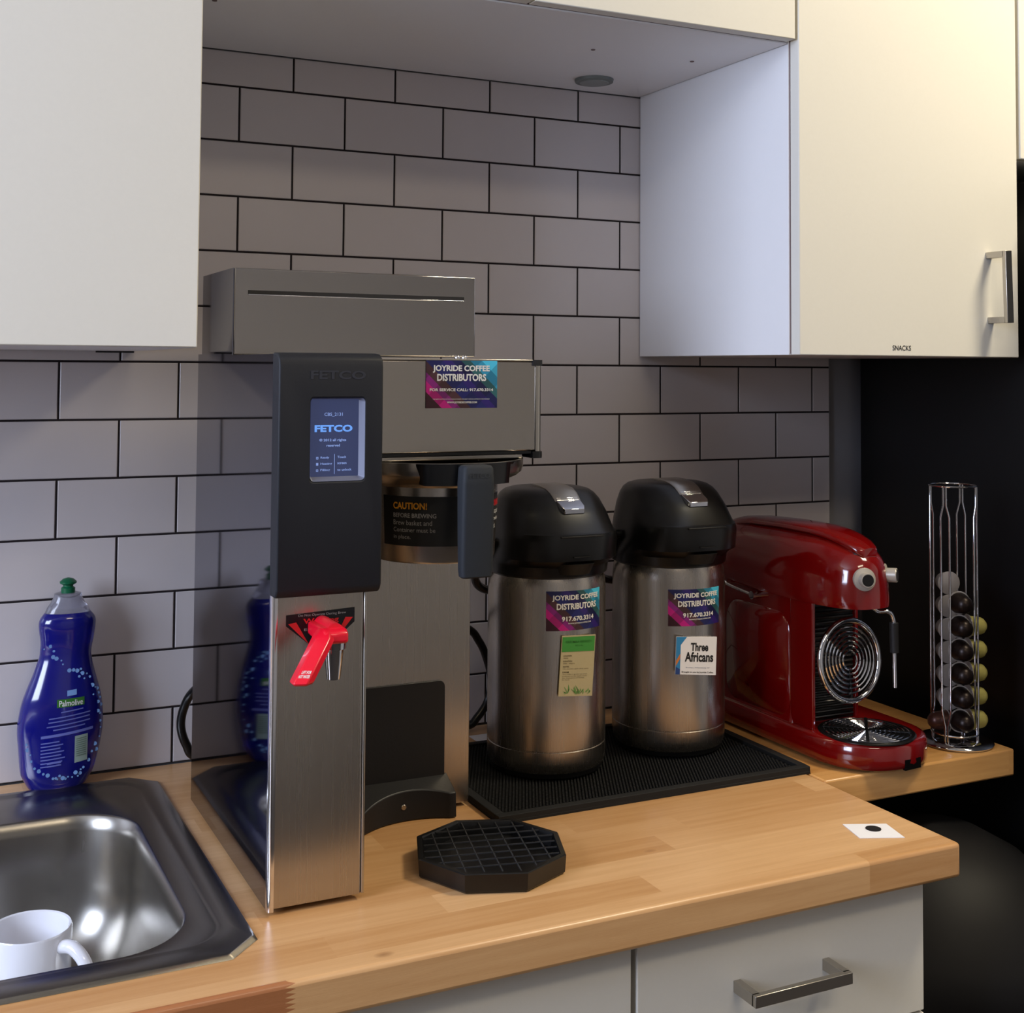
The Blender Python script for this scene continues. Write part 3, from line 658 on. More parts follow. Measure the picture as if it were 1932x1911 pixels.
obj('screen_icons', mb, M_glyph2, sc)

# service sticker on the head
STOPS = [(0.0, '3a0d1f'), (0.13, 'b5127a'), (0.22, '7d1d74'), (0.29, '4a2c33'), (0.38, '1c1f5e'), (0.52, '2a1a63'), (0.60, '16184a'), (0.68, '2c5b5f'), (0.76, '2b86a8'), (0.86, '45b3d4')]
M_stk = stripes('sticker_bands', STOPS, 1.55)
def FK(u, v, l=0.0): return (0.0120 + u * 0.0832, -0.4772 - l, -0.4295 + v * 0.0512)
st = plate('service_sticker', FK, 1, 1, M_stk, B)
fk = lambda u, v: FK(u, v, 0.0007)
letters('lettering', [('JOYRIDE COFFEE', 0.09, 0.735, 0.89, 0.895, 0.035), ('DISTRIBUTORS', 0.15, 0.565, 0.84, 0.715, 0.035), ('FOR SERVICE CALL: 917.670.3314', 0.05, 0.35, 0.94, 0.415, 0.03),
                      ('THE BEST COFFEE IN THE WORLD MAKES THE BEST OFFICE COFFEE IN THE WORLD', 0.09, 0.178, 0.89, 0.198, 0.0), ('WWW.JOYRIDECOFFEE.COM', 0.29, 0.09, 0.71, 0.14, 0.03)], fk, M_lett, st)

# brew basket under the head
bk = (0.045, -0.425)
prof = [(0.0645, -0.5925), (0.0660, -0.5900), (0.0690, -0.5130), (0.0710, -0.5110), (0.0900, -0.5030), (0.0955, -0.4985), (0.0972, -0.4930), (0.0972, -0.4852), (0.0940, -0.4852), (0.0930, -0.494), (0.066, -0.508), (0.062, -0.590)]
bas = obj('brew_basket', MB().lathe(prof, (bk[0], bk[1], 0), 72, cap0=False, cap1=False), M_ssh, B, smooth_angle=30)
def FC(cx, cy, r0, r1, a0, a1, z0, z1):
    """map onto a (slightly conical) cylinder; angle 0 faces the front, positive to the right"""
    def f(u, v, l=0.0):
        a = radians(a0 + u * (a1 - a0)); r = r0 + v * (r1 - r0) + l
        return (cx + r * sin(a), cy - r * cos(a), z0 + v * (z1 - z0))
    return f
F1 = FC(bk[0], bk[1], 0.0667, 0.0686, -75, 75, -0.5740, -0.5220)
lab = plate('caution_label', F1, 36, 1, mat('black_label', '151412', 0.45), bas)
f1 = lambda u, v: F1(u, v, 0.0009)
letters('lettering', [('CAUTION!', 0.088, 0.74, 0.305, 0.88, 0.03, 0), ('BEFORE BREWING', 0.088, 0.57, 0.36, 0.66, 0.015, 1), ('Brew basket and', 0.088, 0.42, 0.335, 0.52, 0.0, 1), ('Container must be', 0.088, 0.28, 0.355, 0.37, 0.0, 1), ('in place.', 0.088, 0.12, 0.205, 0.22, 0.0, 1)], f1, [M_amber, M_grey_pr, M_redpr, M_lett], lab)
letters('lettering', [('WARNING!', 0.72, 0.74, 0.92, 0.88, 0.03, 2), ('HOT LIQUID', 0.72, 0.57, 0.90, 0.66, 0.0, 3), ('Keep basket', 0.72, 0.42, 0.90, 0.52, 0.0, 3), ('closed.', 0.72, 0.28, 0.84, 0.37, 0.0, 3)], f1, [M_amber, M_grey_pr, M_redpr, M_lett], lab)
# handle bracket and grip
hx = 0.044
br = MB(); F2 = FC(bk[0], bk[1], 0.0975, 0.0975, -34, 36, -0.5080, -0.4856)
fr = [F2(i / 14, 1, 0.0022) for i in range(15)]; bo = [F2(i / 14, 0, -0.016 if i in (0, 14) else 0.0) for i in range(15)]
bi = [F2(i / 14, 1, -0.001) for i in range(15)]; bb = [F2(i / 14, 0, -0.018) for i in range(15)]
for i in range(14):
    br.face([fr[i], fr[i + 1], bo[i + 1], bo[i]]); br.face([bi[i + 1], bi[i], bb[i], bb[i + 1]]); br.face([fr[i + 1], fr[i], bi[i], bi[i + 1]]); br.face([bo[i], bo[i + 1], bb[i + 1], bb[i]])
br.face([fr[0], bo[0], bb[0], bi[0]]); br.face([fr[14], bi[14], bb[14], bo[14]])
br.box(hx - 0.014, hx + 0.014, -0.536, -0.520, -0.5075, -0.4870)
obj('handle_bracket', br, M_black, bas, smooth_angle=50)
gp = MB(); rg = []
for z, wx, y0_, y1_ in ((-0.4858, 0.0125, -0.540, -0.528), (-0.4862, 0.0150, -0.5445, -0.528), (-0.489, 0.0168, -0.5460, -0.527), (-0.505, 0.0178, -0.5465, -0.527), (-0.550, 0.0180, -0.5455, -0.5285), (-0.592, 0.0178, -0.5440, -0.530), (-0.5985, 0.0168, -0.5435, -0.530), (-0.600, 0.0150, -0.542, -0.531)):
    rg.append([(a, b, z) for a, b in rrect(2 * wx, y1_ - y0_, min(0.0045, (y1_ - y0_) / 2.2), 4, hx, (y0_ + y1_) / 2)])
gp.loft(rg); gr = obj('handle', gp, M_grip, bas, smooth_angle=40)
letters('embossed_lettering', [('FETCO', hx - 0.0115, -0.4985, hx + 0.0115, -0.4935, 0.02)], lambda u, v: (u, -0.5468, v), mat('grip_emboss', '2a2d31', 0.5), bas)

# airpot locator: plate on the housing and curved shelf
obj('locator_plate', MB().prism(rrect(0.190, 0.150, 0.008, 5, 0.0110, -0.8335), 'y', -0.3150, -0.3125), M_pod2, B, bevel=0.0006)
fr = [(0.1095, -0.3430), (0.1015, -0.3430)]
for k in range(25):
    x = 0.1005 - k * (0.1405 / 24); fr.append((x, -0.428 + sqrt(max(0.0, 0.0970 ** 2 - (x - 0.055) ** 2))))
fr.append((-0.0645, fr[-1][1] - 0.004))
def ztp(y): return max(-0.8900, -0.8690 - 0.47 * (-0.3137 - y))
sh = MB(); n = len(fr)
top = [(x, y, ztp(y)) for x, y in fr]; botf = [(x, y - 0.0015, CT + 0.0008) for x, y in fr]; bk_t = [(x, -0.3137, -0.8690) for x, y in fr]; bkb = [(x, -0.3137, CT + 0.0008) for x, y in fr]
for i in range(n - 1):
    sh.face([top[i], top[i + 1], bk_t[i + 1], bk_t[i]]); sh.face([top[i], botf[i], botf[i + 1], top[i + 1]]); sh.face([botf[i], bkb[i], bkb[i + 1], botf[i + 1]])
sh.face([top[0], bk_t[0], bkb[0], botf[0]]); sh.face([top[-1], botf[-1], bkb[-1], bk_t[-1]])
obj('locator_shelf', sh, M_pod2, B, smooth_angle=40, bevel=0.0012)
obj('screw_plug', MB().lathe([(0.0032, 0), (0.0026, 0.0007)], (0.0480, -0.3325, -0.8950), 20, (0, -1, 0)), M_satin, B)

# warning sticker and hot water tap on the front column
wy = -0.5154
hexp = [(-0.1470, -0.6275), (-0.1470, -0.6380), (-0.1180, -0.6620), (-0.1060, -0.6620), (-0.0775, -0.6385), (-0.0775, -0.6245)]
ws = obj('warning_sticker', MB().prism(hexp, 'y', wy - 0.0004, wy + 0.0002), mat('warning_black', '0c0c10', 0.3), B)
for q in ([(-0.1450, -0.6360), (-0.1240, -0.6570), (-0.1370, -0.6350)], [(-0.0795, -0.6340), (-0.0990, -0.6570), (-0.0870, -0.6335)]):
    obj('red_mark', MB().prism(q, 'y', wy - 0.0008, wy - 0.0003), M_redpr, ws)
letters('lettering', [('Do Not Operate During Brew', -0.1350, -0.6305, -0.0865, -0.6275, 0.0, 0), ('Warning', -0.1300, -0.6385, -0.0940, -0.6320, 0.03, 1), ('Extremely', -0.1290, -0.6445, -0.1000, -0.6415, 0.0, 0)],
        lambda u, v: (u, wy - 0.0007, v), [M_grey_pr, M_redpr], ws)
tx = -0.1110
tz = 0.0040
tap = obj('tap_body', MB().cyl((tx, -0.5155, -0.6425 + tz), (tx, -0.558, -0.6425 + tz), 0.0085, 0.0085), M_redp, B)
noz = MB().lathe([(0.0, 0), (0.0052, 0.0), (0.0066, 0.0006), (0.0096, 0.0265), (0.0098, 0.0285), (0.0118, 0.0295), (0.0126, 0.0390), (0.0108, 0.0405), (0.0, 0.0405)], (tx, -0.5540, -0.6875 + tz), 32, cap0=False, cap1=False)
obj('spigot', noz, M_chrome, B, smooth_angle=30)
hsg = MB().prism([(-0.5150, -0.6345), (-0.5540, -0.6340), (-0.5640, -0.6345), (-0.5690, -0.6380), (-0.5690, -0.6470), (-0.5620, -0.6490), (-0.5400, -0.6490), (-0.5150, -0.6470)], 'x', tx - 0.0145, tx + 0.0100)
obj('tap_head', hsg, M_redp, B, bevel=0.0025, seg=3)
lv = MB()
def lsec(c_, w_, d_, q=0.0):   # chamfered box section: two facets meeting at an arris towards the front
    x_, y_, z_ = c_; return [(x_ - w_, y_ + d_, z_), (x_ - w_, y_ - d_ * 0.4, z_ + q), (x_ + w_ * 0.1, y_ - d_, z_ + q), (x_ + w_, y_ - d_ * 0.1, z_ + q), (x_ + w_, y_ + d_, z_)]
LC = [(tx - 0.0080, -0.5580, -0.6345), (tx - 0.0120, -0.5650, -0.6410), (tx - 0.0320, -0.5860, -0.6620), (tx - 0.0420, -0.5945, -0.6735), (tx - 0.0415, -0.5935, -0.6760)]
lv.loft([lsec(LC[0], 0.0075, 0.0065), lsec(LC[1], 0.0105, 0.0090), lsec(LC[2], 0.0105, 0.0090), lsec(LC[3], 0.0105, 0.0088), lsec(LC[4], 0.0085, 0.0065)])
lev = obj('lever', lv, M_redp, B, bevel=0.0010)
def FL(u, v):
    k = 0.15 + 0.75 * (1 - v); A = Vector(LC[2]).lerp(Vector(LC[3]), k); w_, d_ = 0.0105, 0.0089
    a = A + Vector((-w_, -d_ * 0.4, 0)); b = A + Vector((w_ * 0.1, -d_, 0)); p_ = a.lerp(b, u)
    nrm = Vector((-0.42, -0.86, -0.25)).normalized(); return p_ + nrm * 0.0006
letters('lettering', [('LIFT FOR', 0.20, 0.78, 0.88, 1.05, 0.03), ('HOT WATER', 0.12, 0.42, 0.92, 0.69, 0.03)], FL, M_lett, lev)

# ------------------------------------------------------------------ black cord looping behind the brewer
pts = [(-0.05, -0.155, -0.76), (-0.11, -0.10, -0.775), (-0.1335, -0.045, -0.808), (-0.1440, -0.032, -0.832), (-0.1475, -0.030, -0.8565), (-0.1400, -0.030, -0.8813), (-0.125, -0.032, -0.8985), (-0.06, -0.045, -0.9055), (0.06, -0.05, -0.9055), (0.20, -0.04, -0.9055), (0.262, -0.030, -0.9030), (0.278, -0.028, -0.8940), (0.296, -0.026, -0.872), (0.302, -0.025, -0.840), (0.292, -0.026, -0.805), (0.280, -0.028, -0.783), (0.262, -0.032, -0.764), (0.20, -0.06, -0.735), (0.14, -0.11, -0.72), (0.08, -0.155, -0.71)]
tag(obj('power_cord', MB().tube(smooth(pts, 8), 0.0058, 12), M_black), 'thick black cord looping behind the brewer against the tiles', 'cord')
tag(obj('paper_sheet', MB().box(0.255, 0.330, -0.100, -0.052, CT + 0.0003, CT + 0.0012), M_paper), 'folded white paper lying behind the left airpot', 'paper')

# ------------------------------------------------------------------ rubber bar mat
mt = MB(); mx0, mx1, my0, my1 = 0.1440, 0.5930, -0.3870, -0.1060; zb = CT + 0.0002
mt.box(mx0, mx1, my0, my1, zb, CT + 0.0035)
for q in ((mx0, mx1, my0, my0 + 0.011), (mx0, mx1, my1 - 0.011, my1), (mx0, mx0 + 0.011, my0 + 0.011, my1 - 0.011), (mx1 - 0.011, mx1, my0 + 0.011, my1 - 0.011)):
    mt.box(q[0], q[1], q[2], q[3], zb, CT + 0.0095)
MAT = thing('bar_mat', ((mx0 + mx1) / 2, (my0 + my1) / 2, CT), 'black rubber bar mat under the two airpots', 'mat')
obj('mat_base', mt, M_rubber, MAT, bevel=0.0006)
nb = MB(); nx, ny = 92, 56
for i in range(nx):
    for j in range(ny):
        x = mx0 + 0.016 + (mx1 - mx0 - 0.032) * (i + 0.5 * (j % 2)) / nx; y = my0 + 0.015 + (my1 - my0 - 0.030) * j / (ny - 1); r_ = 0.0014
        A = [nb.bm.verts.new((x + sx * r_, y + sy * r_, CT + 0.0034)) for sx, sy in ((-1, -1), (1, -1), (1, 1), (-1, 1))]
        T_ = [nb.bm.verts.new((x + sx * r_ * 0.7, y + sy * r_ * 0.7, CT + 0.0075)) for sx, sy in ((-1, -1), (1, -1), (1, 1), (-1, 1))]
        nb.bm.faces.new(T_)
        for k in range(4): nb.bm.faces.new((A[k], A[(k + 1) % 4], T_[(k + 1) % 4], T_[k]))
nbo = obj('mat_nubs', nb, M_rubber, MAT); nbo['kind'] = 'stuff'

# ------------------------------------------------------------------ airpots (front faces -y)
AZ = CT + 0.0100
def airpot(loc, label):
    t = thing('airpot', loc, label, 'airpot', 'airpots on the bar mat')
    x, y, z = loc; R_ = 0.0776
    obj('foot_ring', MB().lathe([(0.066, 0), (0.073, 0.0005), (0.0735, 0.007), (0.066, 0.007)], loc, 64), M_black, t)
    pr = [(0.0, 0.005), (0.070, 0.005), (0.0745, 0.0065), (0.0768, 0.012), (R_, 0.020), (R_, 0.0330), (R_ - 0.0010, 0.0338), (R_ - 0.0010, 0.0346), (R_, 0.0354), (R_, 0.230), (R_ - 0.0012, 0.243), (R_ - 0.004, 0.2515), (R_ - 0.008, 0.2530)]
    obj('steel_body', MB().lathe(pr, loc, 96, cap0=False), M_ss, t, smooth_angle=25)
    # pump head: sections of half circle (rear) and widened hood (front)
    def sect(zz, R0, f, ex, n=56, yc=0.0):
        out = []
        for k in range(n):
            a = 2 * pi * k / n; c_, s_ = cos(a), sin(a)
            if s_ >= 0: out.append((x + R0 * c_, y + yc + R0 * s_, z + zz))
            else:
                p = 2 / ex
                out.append((x + R0 * (abs(c_) ** p) * (1 if c_ > 0 else -1), y + yc - f * (abs(s_) ** p), z + zz))
        return out
    secs = [sect(0.2490, 0.0745, 0.0745, 2), sect(0.2520, 0.0790, 0.0795, 2), sect(0.2640, 0.0800, 0.0810, 2.05), sect(0.2680, 0.0798, 0.0860, 2.2), sect(0.2740, 0.0795, 0.0940, 2.7), sect(0.2990, 0.0780, 0.0965, 2.9),
            sect(0.3070, 0.0768, 0.0955, 2.8), sect(0.3090, 0.0765, 0.0915, 2.7), sect(0.3300, 0.0725, 0.0760, 2.5), sect(0.3450, 0.0675, 0.0600, 2.4), sect(0.3520, 0.0630, 0.0500, 2.3), sect(0.3565, 0.0570, 0.0420, 2.2), sect(0.3590, 0.0480, 0.0340, 2.1), sect(0.3600, 0.0300, 0.02, 2)]
    hd_ = obj('pump_head', MB().loft(secs), M_black, t, smooth_angle=28)
    # spout block under the hood
    obj('spout', MB().loft([sect(0.2560, 0.030, 0.088, 3.2), sect(0.2700, 0.034, 0.096, 3.2)]), M_blackm, t)
    # lever plate following the top of the head
    lp = MB(); cl = [(0.020, 0.3608), (0.0, 0.3612), (-0.020, 0.3606), (-0.034, 0.3585), (-0.046, 0.3535), (-0.058, 0.3445)]
    rg = []
    for i, (yy, zz) in enumerate(cl):
        h_ = 0.0030 if i else 0.001; wd = (0.012, 0.0175, 0.0195, 0.0200, 0.0195, 0.0185)[i]
        rg.append([(x - wd, y + yy, z + zz - 0.004), (x - wd, y + yy, z + zz + h_ * 0.4), (x - wd * 0.8, y + yy, z + zz + h_), (x + wd * 0.8, y + yy, z + zz + h_), (x + wd, y + yy, z + zz + h_ * 0.4), (x + wd, y + yy, z + zz - 0.004)])
    obj('lever_plate', MB().loft(rg), M_satin, t, smooth_angle=30)
    tp = MB()
    for k in range(4): tp.box(x - 0.0160, x + 0.0160, y - 0.0555 - k * 0.0024, y - 0.0540 - k * 0.0024, z + 0.3468 - k * 0.0018, z + 0.3500 - k * 0.0018)
    tp.loft([[(x - 0.0175, y - 0.0570, z + 0.3400), (x + 0.0175, y - 0.0570, z + 0.3400), (x + 0.0175, y - 0.0570, z + 0.3475), (x - 0.0175, y - 0.0570, z + 0.3475)],
             [(x - 0.0165, y - 0.0720, z + 0.3330), (x + 0.0165, y - 0.0720, z + 0.3330), (x + 0.0165, y - 0.0720, z + 0.3405), (x - 0.0165, y - 0.0720, z + 0.3405)],
             [(x - 0.0140, y - 0.0760, z + 0.3310), (x + 0.0140, y - 0.0760, z + 0.3310), (x + 0.0140, y - 0.0765, z + 0.3370), (x - 0.0140, y - 0.0765, z + 0.3370)]])
    obj('lever_button', tp, M_chrome, t, bevel=0.0006)
    # carry handle pivots and folded bail behind
    pv = MB(); pv.cyl((x - 0.086, y + 0.0, z + 0.290), (x + 0.086, y + 0.0, z + 0.290), 0.0058)
    obj('pivot', pv, M_black, t)
    pts = [(x - 0.0850, y, z + 0.290), (x - 0.0855, y + 0.035, z + 0.262), (x - 0.066, y + 0.080, z + 0.225), (x - 0.030, y + 0.105, z + 0.208), (x + 0.030, y + 0.105, z + 0.208), (x + 0.066, y + 0.080, z + 0.225), (x + 0.0855, y + 0.035, z + 0.262), (x + 0.0850, y, z + 0.290)]
    obj('carry_handle', MB().tube(smooth(pts, 6), 0.0058, 10), M_black, t)
    # hood edge line and the latch
    obj('hood_ledge', MB().box(x - 0.030, x + 0.030, y - 0.0972, y - 0.0945, z + 0.3040, z + 0.3056), M_pod2, t, bevel=0.0004)
    dl = Vector((sin(radians(-26)), -cos(radians(-26)), 0)); pl_ = Vector((x, y, z + 0.2915)) + dl * 0.0790
    obj('side_button', MB().cyl(pl_, pl_ + dl * 0.0035, 0.0042, 0.0036), M_satin, t)
    obj('latch', MB().box(x - 0.012, x + 0.012, y - 0.0975, y - 0.0940, z + 0.2790, z + 0.2800), M_pod2, t)
    return t
def joyride(t, a0, a1, zz0, zz1, R_=0.0776):
    x, y, z = t.location
    F = FC(x, y, R_, R_, a0, a1, zz0, zz1); s_ = plate('sticker', F, 22, 1, M_stk, t)
    f = lambda u, v: F(u, v, 0.0009)
    letters('lettering', [('JOYRIDE COFFEE', 0.09, 0.735, 0.93, 0.90, 0.035), ('DISTRIBUTORS', 0.16, 0.53, 0.88, 0.69, 0.035), ('917.670.3314', 0.24, 0.235, 0.82, 0.36, 0.035), ('WWW.JOYRIDECOFFEE.COM', 0.34, 0.15, 0.76, 0.195, 0.02)], f, M_lett, s_)
    return s_
ap1 = airpot((0.2873, -0.2278, AZ), 'left airpot with a green and tan coffee card, nearest the brewer')
ap2 = dup(ap1, (0.4841, -0.2165, AZ), 'right airpot with a square white card, next to the red machine')
joyride(ap1, -28, 33, -0.7165, -0.6670); joyride(ap2, -33, 28, -0.7285, -0.6800)
# tall green card on the left airpot
def quad(c0, c1, c2, c3, ydir=-1.0):
    c0, c1, c2, c3 = map(Vector, (c0, c1, c2, c3))      # bottom left, bottom right, top right, top left
    n_ = (c1 - c0).cross(c3 - c0).normalized()
    if n_.y > 0: n_ = -n_
    def f(u, v, l=0.0): return (c0 * (1 - u) * (1 - v) + c1 * u * (1 - v) + c2 * u * v + c3 * (1 - u) * v) + n_ * l
    return f
yq = -0.2278 - 0.0776 - 0.0006
Q = quad((0.2630, yq, -0.7965), (0.3115, yq, -0.8005), (0.3165, yq, -0.7240), (0.2680, yq, -0.7220))
cd = plate('coffee_card', Q, 1, 1, mat('tan_card', 'b8ab86', 0.5), ap1, 0.0012)
mb = MB(); g = lambda u, v, l=0.0015: Q(u, v, l)
mb.face([g(0.02, 0.735), g(0.98, 0.735), g(0.98, 0.98), g(0.02, 0.98)]); obj('green_band', mb, mat('card_green', '3f8f3c', 0.5), cd)
letters('lettering', [('GUATEMALA SANTIAGO', 0.12, 0.875, 0.88, 0.915, 0.01, 0), ('ATITLAN', 0.40, 0.82, 0.62, 0.845, 0.0, 0), ('LOCATION', 0.08, 0.655, 0.32, 0.68, 0.02, 1), ('Atitlan', 0.08, 0.62, 0.22, 0.645, 0, 1), ('ELEVATION', 0.08, 0.565, 0.34, 0.59, 0.02, 1), ('5000 - 6000 ft', 0.08, 0.53, 0.42, 0.55, 0, 1),
                      ('NOTES', 0.08, 0.475, 0.26, 0.50, 0.02, 1), ('Milk chocolate, apple, citrus, sweet', 0.08, 0.44, 0.84, 0.46, 0, 1), ('FARM', 0.08, 0.385, 0.26, 0.41, 0.02, 1), ('The coffee is grown by small', 0.08, 0.35, 0.80, 0.37, 0, 1), ('producers on the slopes of the', 0.08, 0.32, 0.80, 0.34, 0, 1), ('lake, shade grown and washed', 0.08, 0.29, 0.72, 0.31, 0, 1), ('by hand.', 0.08, 0.26, 0.30, 0.28, 0, 1)],
        g, [mat('card_pale_green', '86bb78', 0.5), mat('card_brown_ink', '5a5038', 0.6)], cd)
mb = MB()
for k in range(26):
    u = 0.12 + 0.8 * random.random(); h_ = random.uniform(0.04, 0.14) * (1.0 if 0.25 < u < 0.7 else 0.6); du = random.uniform(-0.09, 0.09); v0 = 0.03 + 0.03 * random.random()
    mb.face([g(u, v0), g(u + 0.015, v0), g(u + du + 0.035, v0 + h_ * 0.6), g(u + du * 1.6, v0 + h_)])
obj('leaf_print', mb, mat('leaf_green', '6f9a55', 0.5), cd)
# white square card on the right airpot
yq = -0.2165 - 0.0776 - 0.0006
Q2 = quad((0.4440, yq, -0.7890), (0.5085, yq, -0.7965), (0.5103, yq, -0.7455), (0.4458, yq, -0.7400))
c2 = plate('coffee_card', Q2, 1, 1, M_paper, ap2, 0.0012); g2 = lambda u, v, l=0.0015: Q2(u, v, l)
mb = MB(); mb.face([g2(0, 0), g2(0.11, 0), g2(0.11, 0.78), g2(0.26, 1), g2(0, 1)]); bb_ = obj('blue_edge', mb, mat('card_blue', '2f7fb5', 0.5), c2)
mb = MB(); mb.face([g2(0, 0.22, 0.0018), g2(0.10, 0.42, 0.0018), g2(0.10, 0.55, 0.0018), g2(0, 0.36, 0.0018)]); obj('orange_swash', mb, mat('card_orange', 'c9773a', 0.5), c2)
mb = MB(); mb.face([g2(0, 0, 0.0018), g2(0.105, 0, 0.0018), g2(0.105, 0.14, 0.0018), g2(0, 0.20, 0.0018)]); obj('navy_corner', mb, mat('card_navy', '25407c', 0.5), c2)
letters('lettering', [('Three', 0.36, 0.62, 0.79, 0.84, 0.03, 0), ('Africans', 0.22, 0.34, 0.92, 0.60, 0.03, 0), ('Brooklyn, Williamsburg, NY', 0.25, 0.165, 0.84, 0.205, 0.0, 1), ('Brought to you by Joyride Coffee', 0.15, 0.04, 0.93, 0.09, 0.015, 0)], g2, [M_ink, mat('card_grey_ink', '6a7a96', 0.6)], c2)

# ------------------------------------------------------------------ octagonal drip tray
tc_ = (0.0862, -0.4872); Ro = 0.0832; a0 = radians(2.5)
t = thing('drip_tray', (tc_[0], tc_[1], CT), 'black octagonal drip tray with a grid, in front of the brewer', 'tray')
def octr(r, z): return [(tc_[0] + r * cos(a0 + k * pi / 4), tc_[1] + r * sin(a0 + k * pi / 4), z) for k in range(8)]
zt_ = CT + 0.0205
obj('tray', MB().loft([octr(Ro - 0.003, CT + 0.0005), octr(Ro - 0.0012, CT + 0.0025), octr(Ro, zt_ - 0.001), octr(Ro - 0.001, zt_), octr(Ro - 0.006, zt_), octr(Ro - 0.007, zt_ - 0.002), octr(Ro - 0.009, CT + 0.006)]), M_black, t, smooth_angle=20)
gr = MB(); ap_ = (Ro - 0.0072) * cos(pi / 8)
def clip(dir_, off):     # extent of a line inside the octagon
    d = Vector((cos(dir_), sin(dir_))); n_ = Vector((-d.y, d.x)); lo, hi = -1, 1
    for k in range(8):
        a = a0 + (k + 0.5) * pi / 4; m_ = Vector((cos(a), sin(a))); dd = m_.dot(d); rem = ap_ - m_.dot(n_) * off
        if abs(dd) < 1e-6: continue
        if dd > 0: hi = min(hi, rem / dd)
        else: lo = max(lo, rem / dd)
    return d, n_, lo, hi
for ang, step, z_ in ((radians(-12), 0.0170, zt_ - 0.0014), (radians(-104), 0.0185, zt_ - 0.0014)):
    k = -8
    while k <= 8:
        off = k * step
        if abs(off) < ap_ - 0.004:
            d, n_, lo, hi = clip(ang, off); p = Vector(tc_) + n_ * off
            A, C_ = p + d * lo, p + d * hi; h_ = 0.0006; s2 = n_ * 0.0006
            gr.loft([[(A.x + s2.x, A.y + s2.y, z_ - h_), (A.x - s2.x, A.y - s2.y, z_ - h_), (A.x - s2.x, A.y - s2.y, z_ + h_), (A.x + s2.x, A.y + s2.y, z_ + h_)],
                     [(C_.x + s2.x, C_.y + s2.y, z_ - h_), (C_.x - s2.x, C_.y - s2.y, z_ - h_), (C_.x - s2.x, C_.y - s2.y, z_ + h_), (C_.x + s2.x, C_.y + s2.y, z_ + h_)]])
        k += 1
obj('grid', gr, mat('grid_black', '2a2a2c', 0.45), t)

# ------------------------------------------------------------------ white paper tag with black dot
t = thing('paper_tag', (0.5245, -0.582, CT), 'small white paper tag with a black dot, at the right end of the worktop', 'paper')
mb = MB(); cs = [(0.5067, -0.5510), (0.4951, -0.5930), (0.5426, -0.6130), (0.5540, -0.5707)]
mb.prism(cs, 'z', CT + 0.0002, CT + 0.0008); obj('sheet', mb, M_paper, t)
obj('black_dot', MB().lathe([(0.0088, 0), (0.0088, 0.0006)], (0.5285, -0.5777, CT + 0.0009), 32), M_ink, t)

# ------------------------------------------------------------------ red espresso machine
E_ = thing('espresso_machine', (0.705, -0.27, CT), 'glossy red capsule espresso machine with two pale knobs', 'coffee machine')
def stad(xc, hw, yb_, yn, z, n=20, ny=0.085, ex=2.3, sh=0.0):
    """plan outline: flat back with rounded corners, elliptical nose at yn"""
    out = []; y0_ = yn + ny
    for k in range(n + 1):
        a = -pi * k / n; c_, s_ = cos(a), sin(a); p = 2 / ex
        out.append((xc + sh + hw * abs(c_) ** p * (1 if c_ > 0 else -1), y0_ - ny * abs(s_) ** p, z))
    rc = 0.02
    for k in range(6):
        a = pi - k / 5 * pi / 2; out.append((xc - hw + rc + rc * cos(a), yb_ - rc + rc * sin(a), z))
    for k in range(6):
        a = pi / 2 - k / 5 * pi / 2; out.append((xc + hw - rc + rc * cos(a), yb_ - rc + rc * sin(a), z))
    return out
bcx, bhw, byn = 0.7090, 0.0820, -0.4370; yb_ = -0.062
zb = CT + 0.0035; hB = 0.0345
def inset(d, z): return stad(bcx, bhw - d, yb_ - d * 0.5, byn + d, z, ny=0.088 - d * 0.5, ex=2.25)
obj('base', MB().loft([inset(0.004, zb), inset(0.001, zb + 0.002), inset(0.0, zb + 0.008), inset(0.0005, zb + hB - 0.006), inset(0.003, zb + hB - 0.0015), inset(0.007, zb + hB)]), M_red, E_, smooth_angle=50)
obj('base_notch', MB().prism([(0.7080, -0.4376), (0.7380, -0.4340), (0.7380, -0.42), (0.7080, -0.42)], 'z', zb - 0.0005, zb + 0.013), mat('notch_black', '050405', 0.8, spec=0.1), E_)
for x, y in ((0.66, -0.36), (0.77, -0.35), (0.65, -0.10), (0.78, -0.10)): obj('foot', MB().cyl((x, y, CT + 0.0002), (x, y, CT + 0.0040), 0.010), M_blackm, E_)
# drip plate
dc = (0.7010, -0.3720); zp = zb + hB
dp = MB().lathe([(0.0, 0.0012), (0.0605, 0.0012), (0.0625, 0.0016), (0.0645, 0.0004), (0.0645, -0.001)], (dc[0], dc[1], zp), 64, cap0=False)
dpo = obj('drip_plate', dp, M_black, E_)
ri = MB()
for k in range(9): ri.torus((dc[0], dc[1], zp + 0.0020), 0.0070 + k * 0.0062, 0.0013, seg=56, sg=6)
obj('plate_rings', ri, M_chrome, dpo)
sp_ = MB()
for k in range(2):
    a = radians(50 + 90 * k); d = Vector((cos(a), sin(a), 0)); c0 = Vector((dc[0], dc[1], zp + 0.0030)); n_ = Vector((-d.y, d.x, 0)) * 0.0022; h_ = Vector((0, 0, 0.0006))
    sp_.loft([[c0 - d * 0.058 + n_ - h_, c0 - d * 0.058 - n_ - h_, c0 - d * 0.058 - n_ + h_, c0 - d * 0.058 + n_ + h_], [c0 + d * 0.058 + n_ - h_, c0 + d * 0.058 - n_ - h_, c0 + d * 0.058 - n_ + h_, c0 + d * 0.058 + n_ + h_]])
obj('plate_spoke', sp_, M_black, dpo)
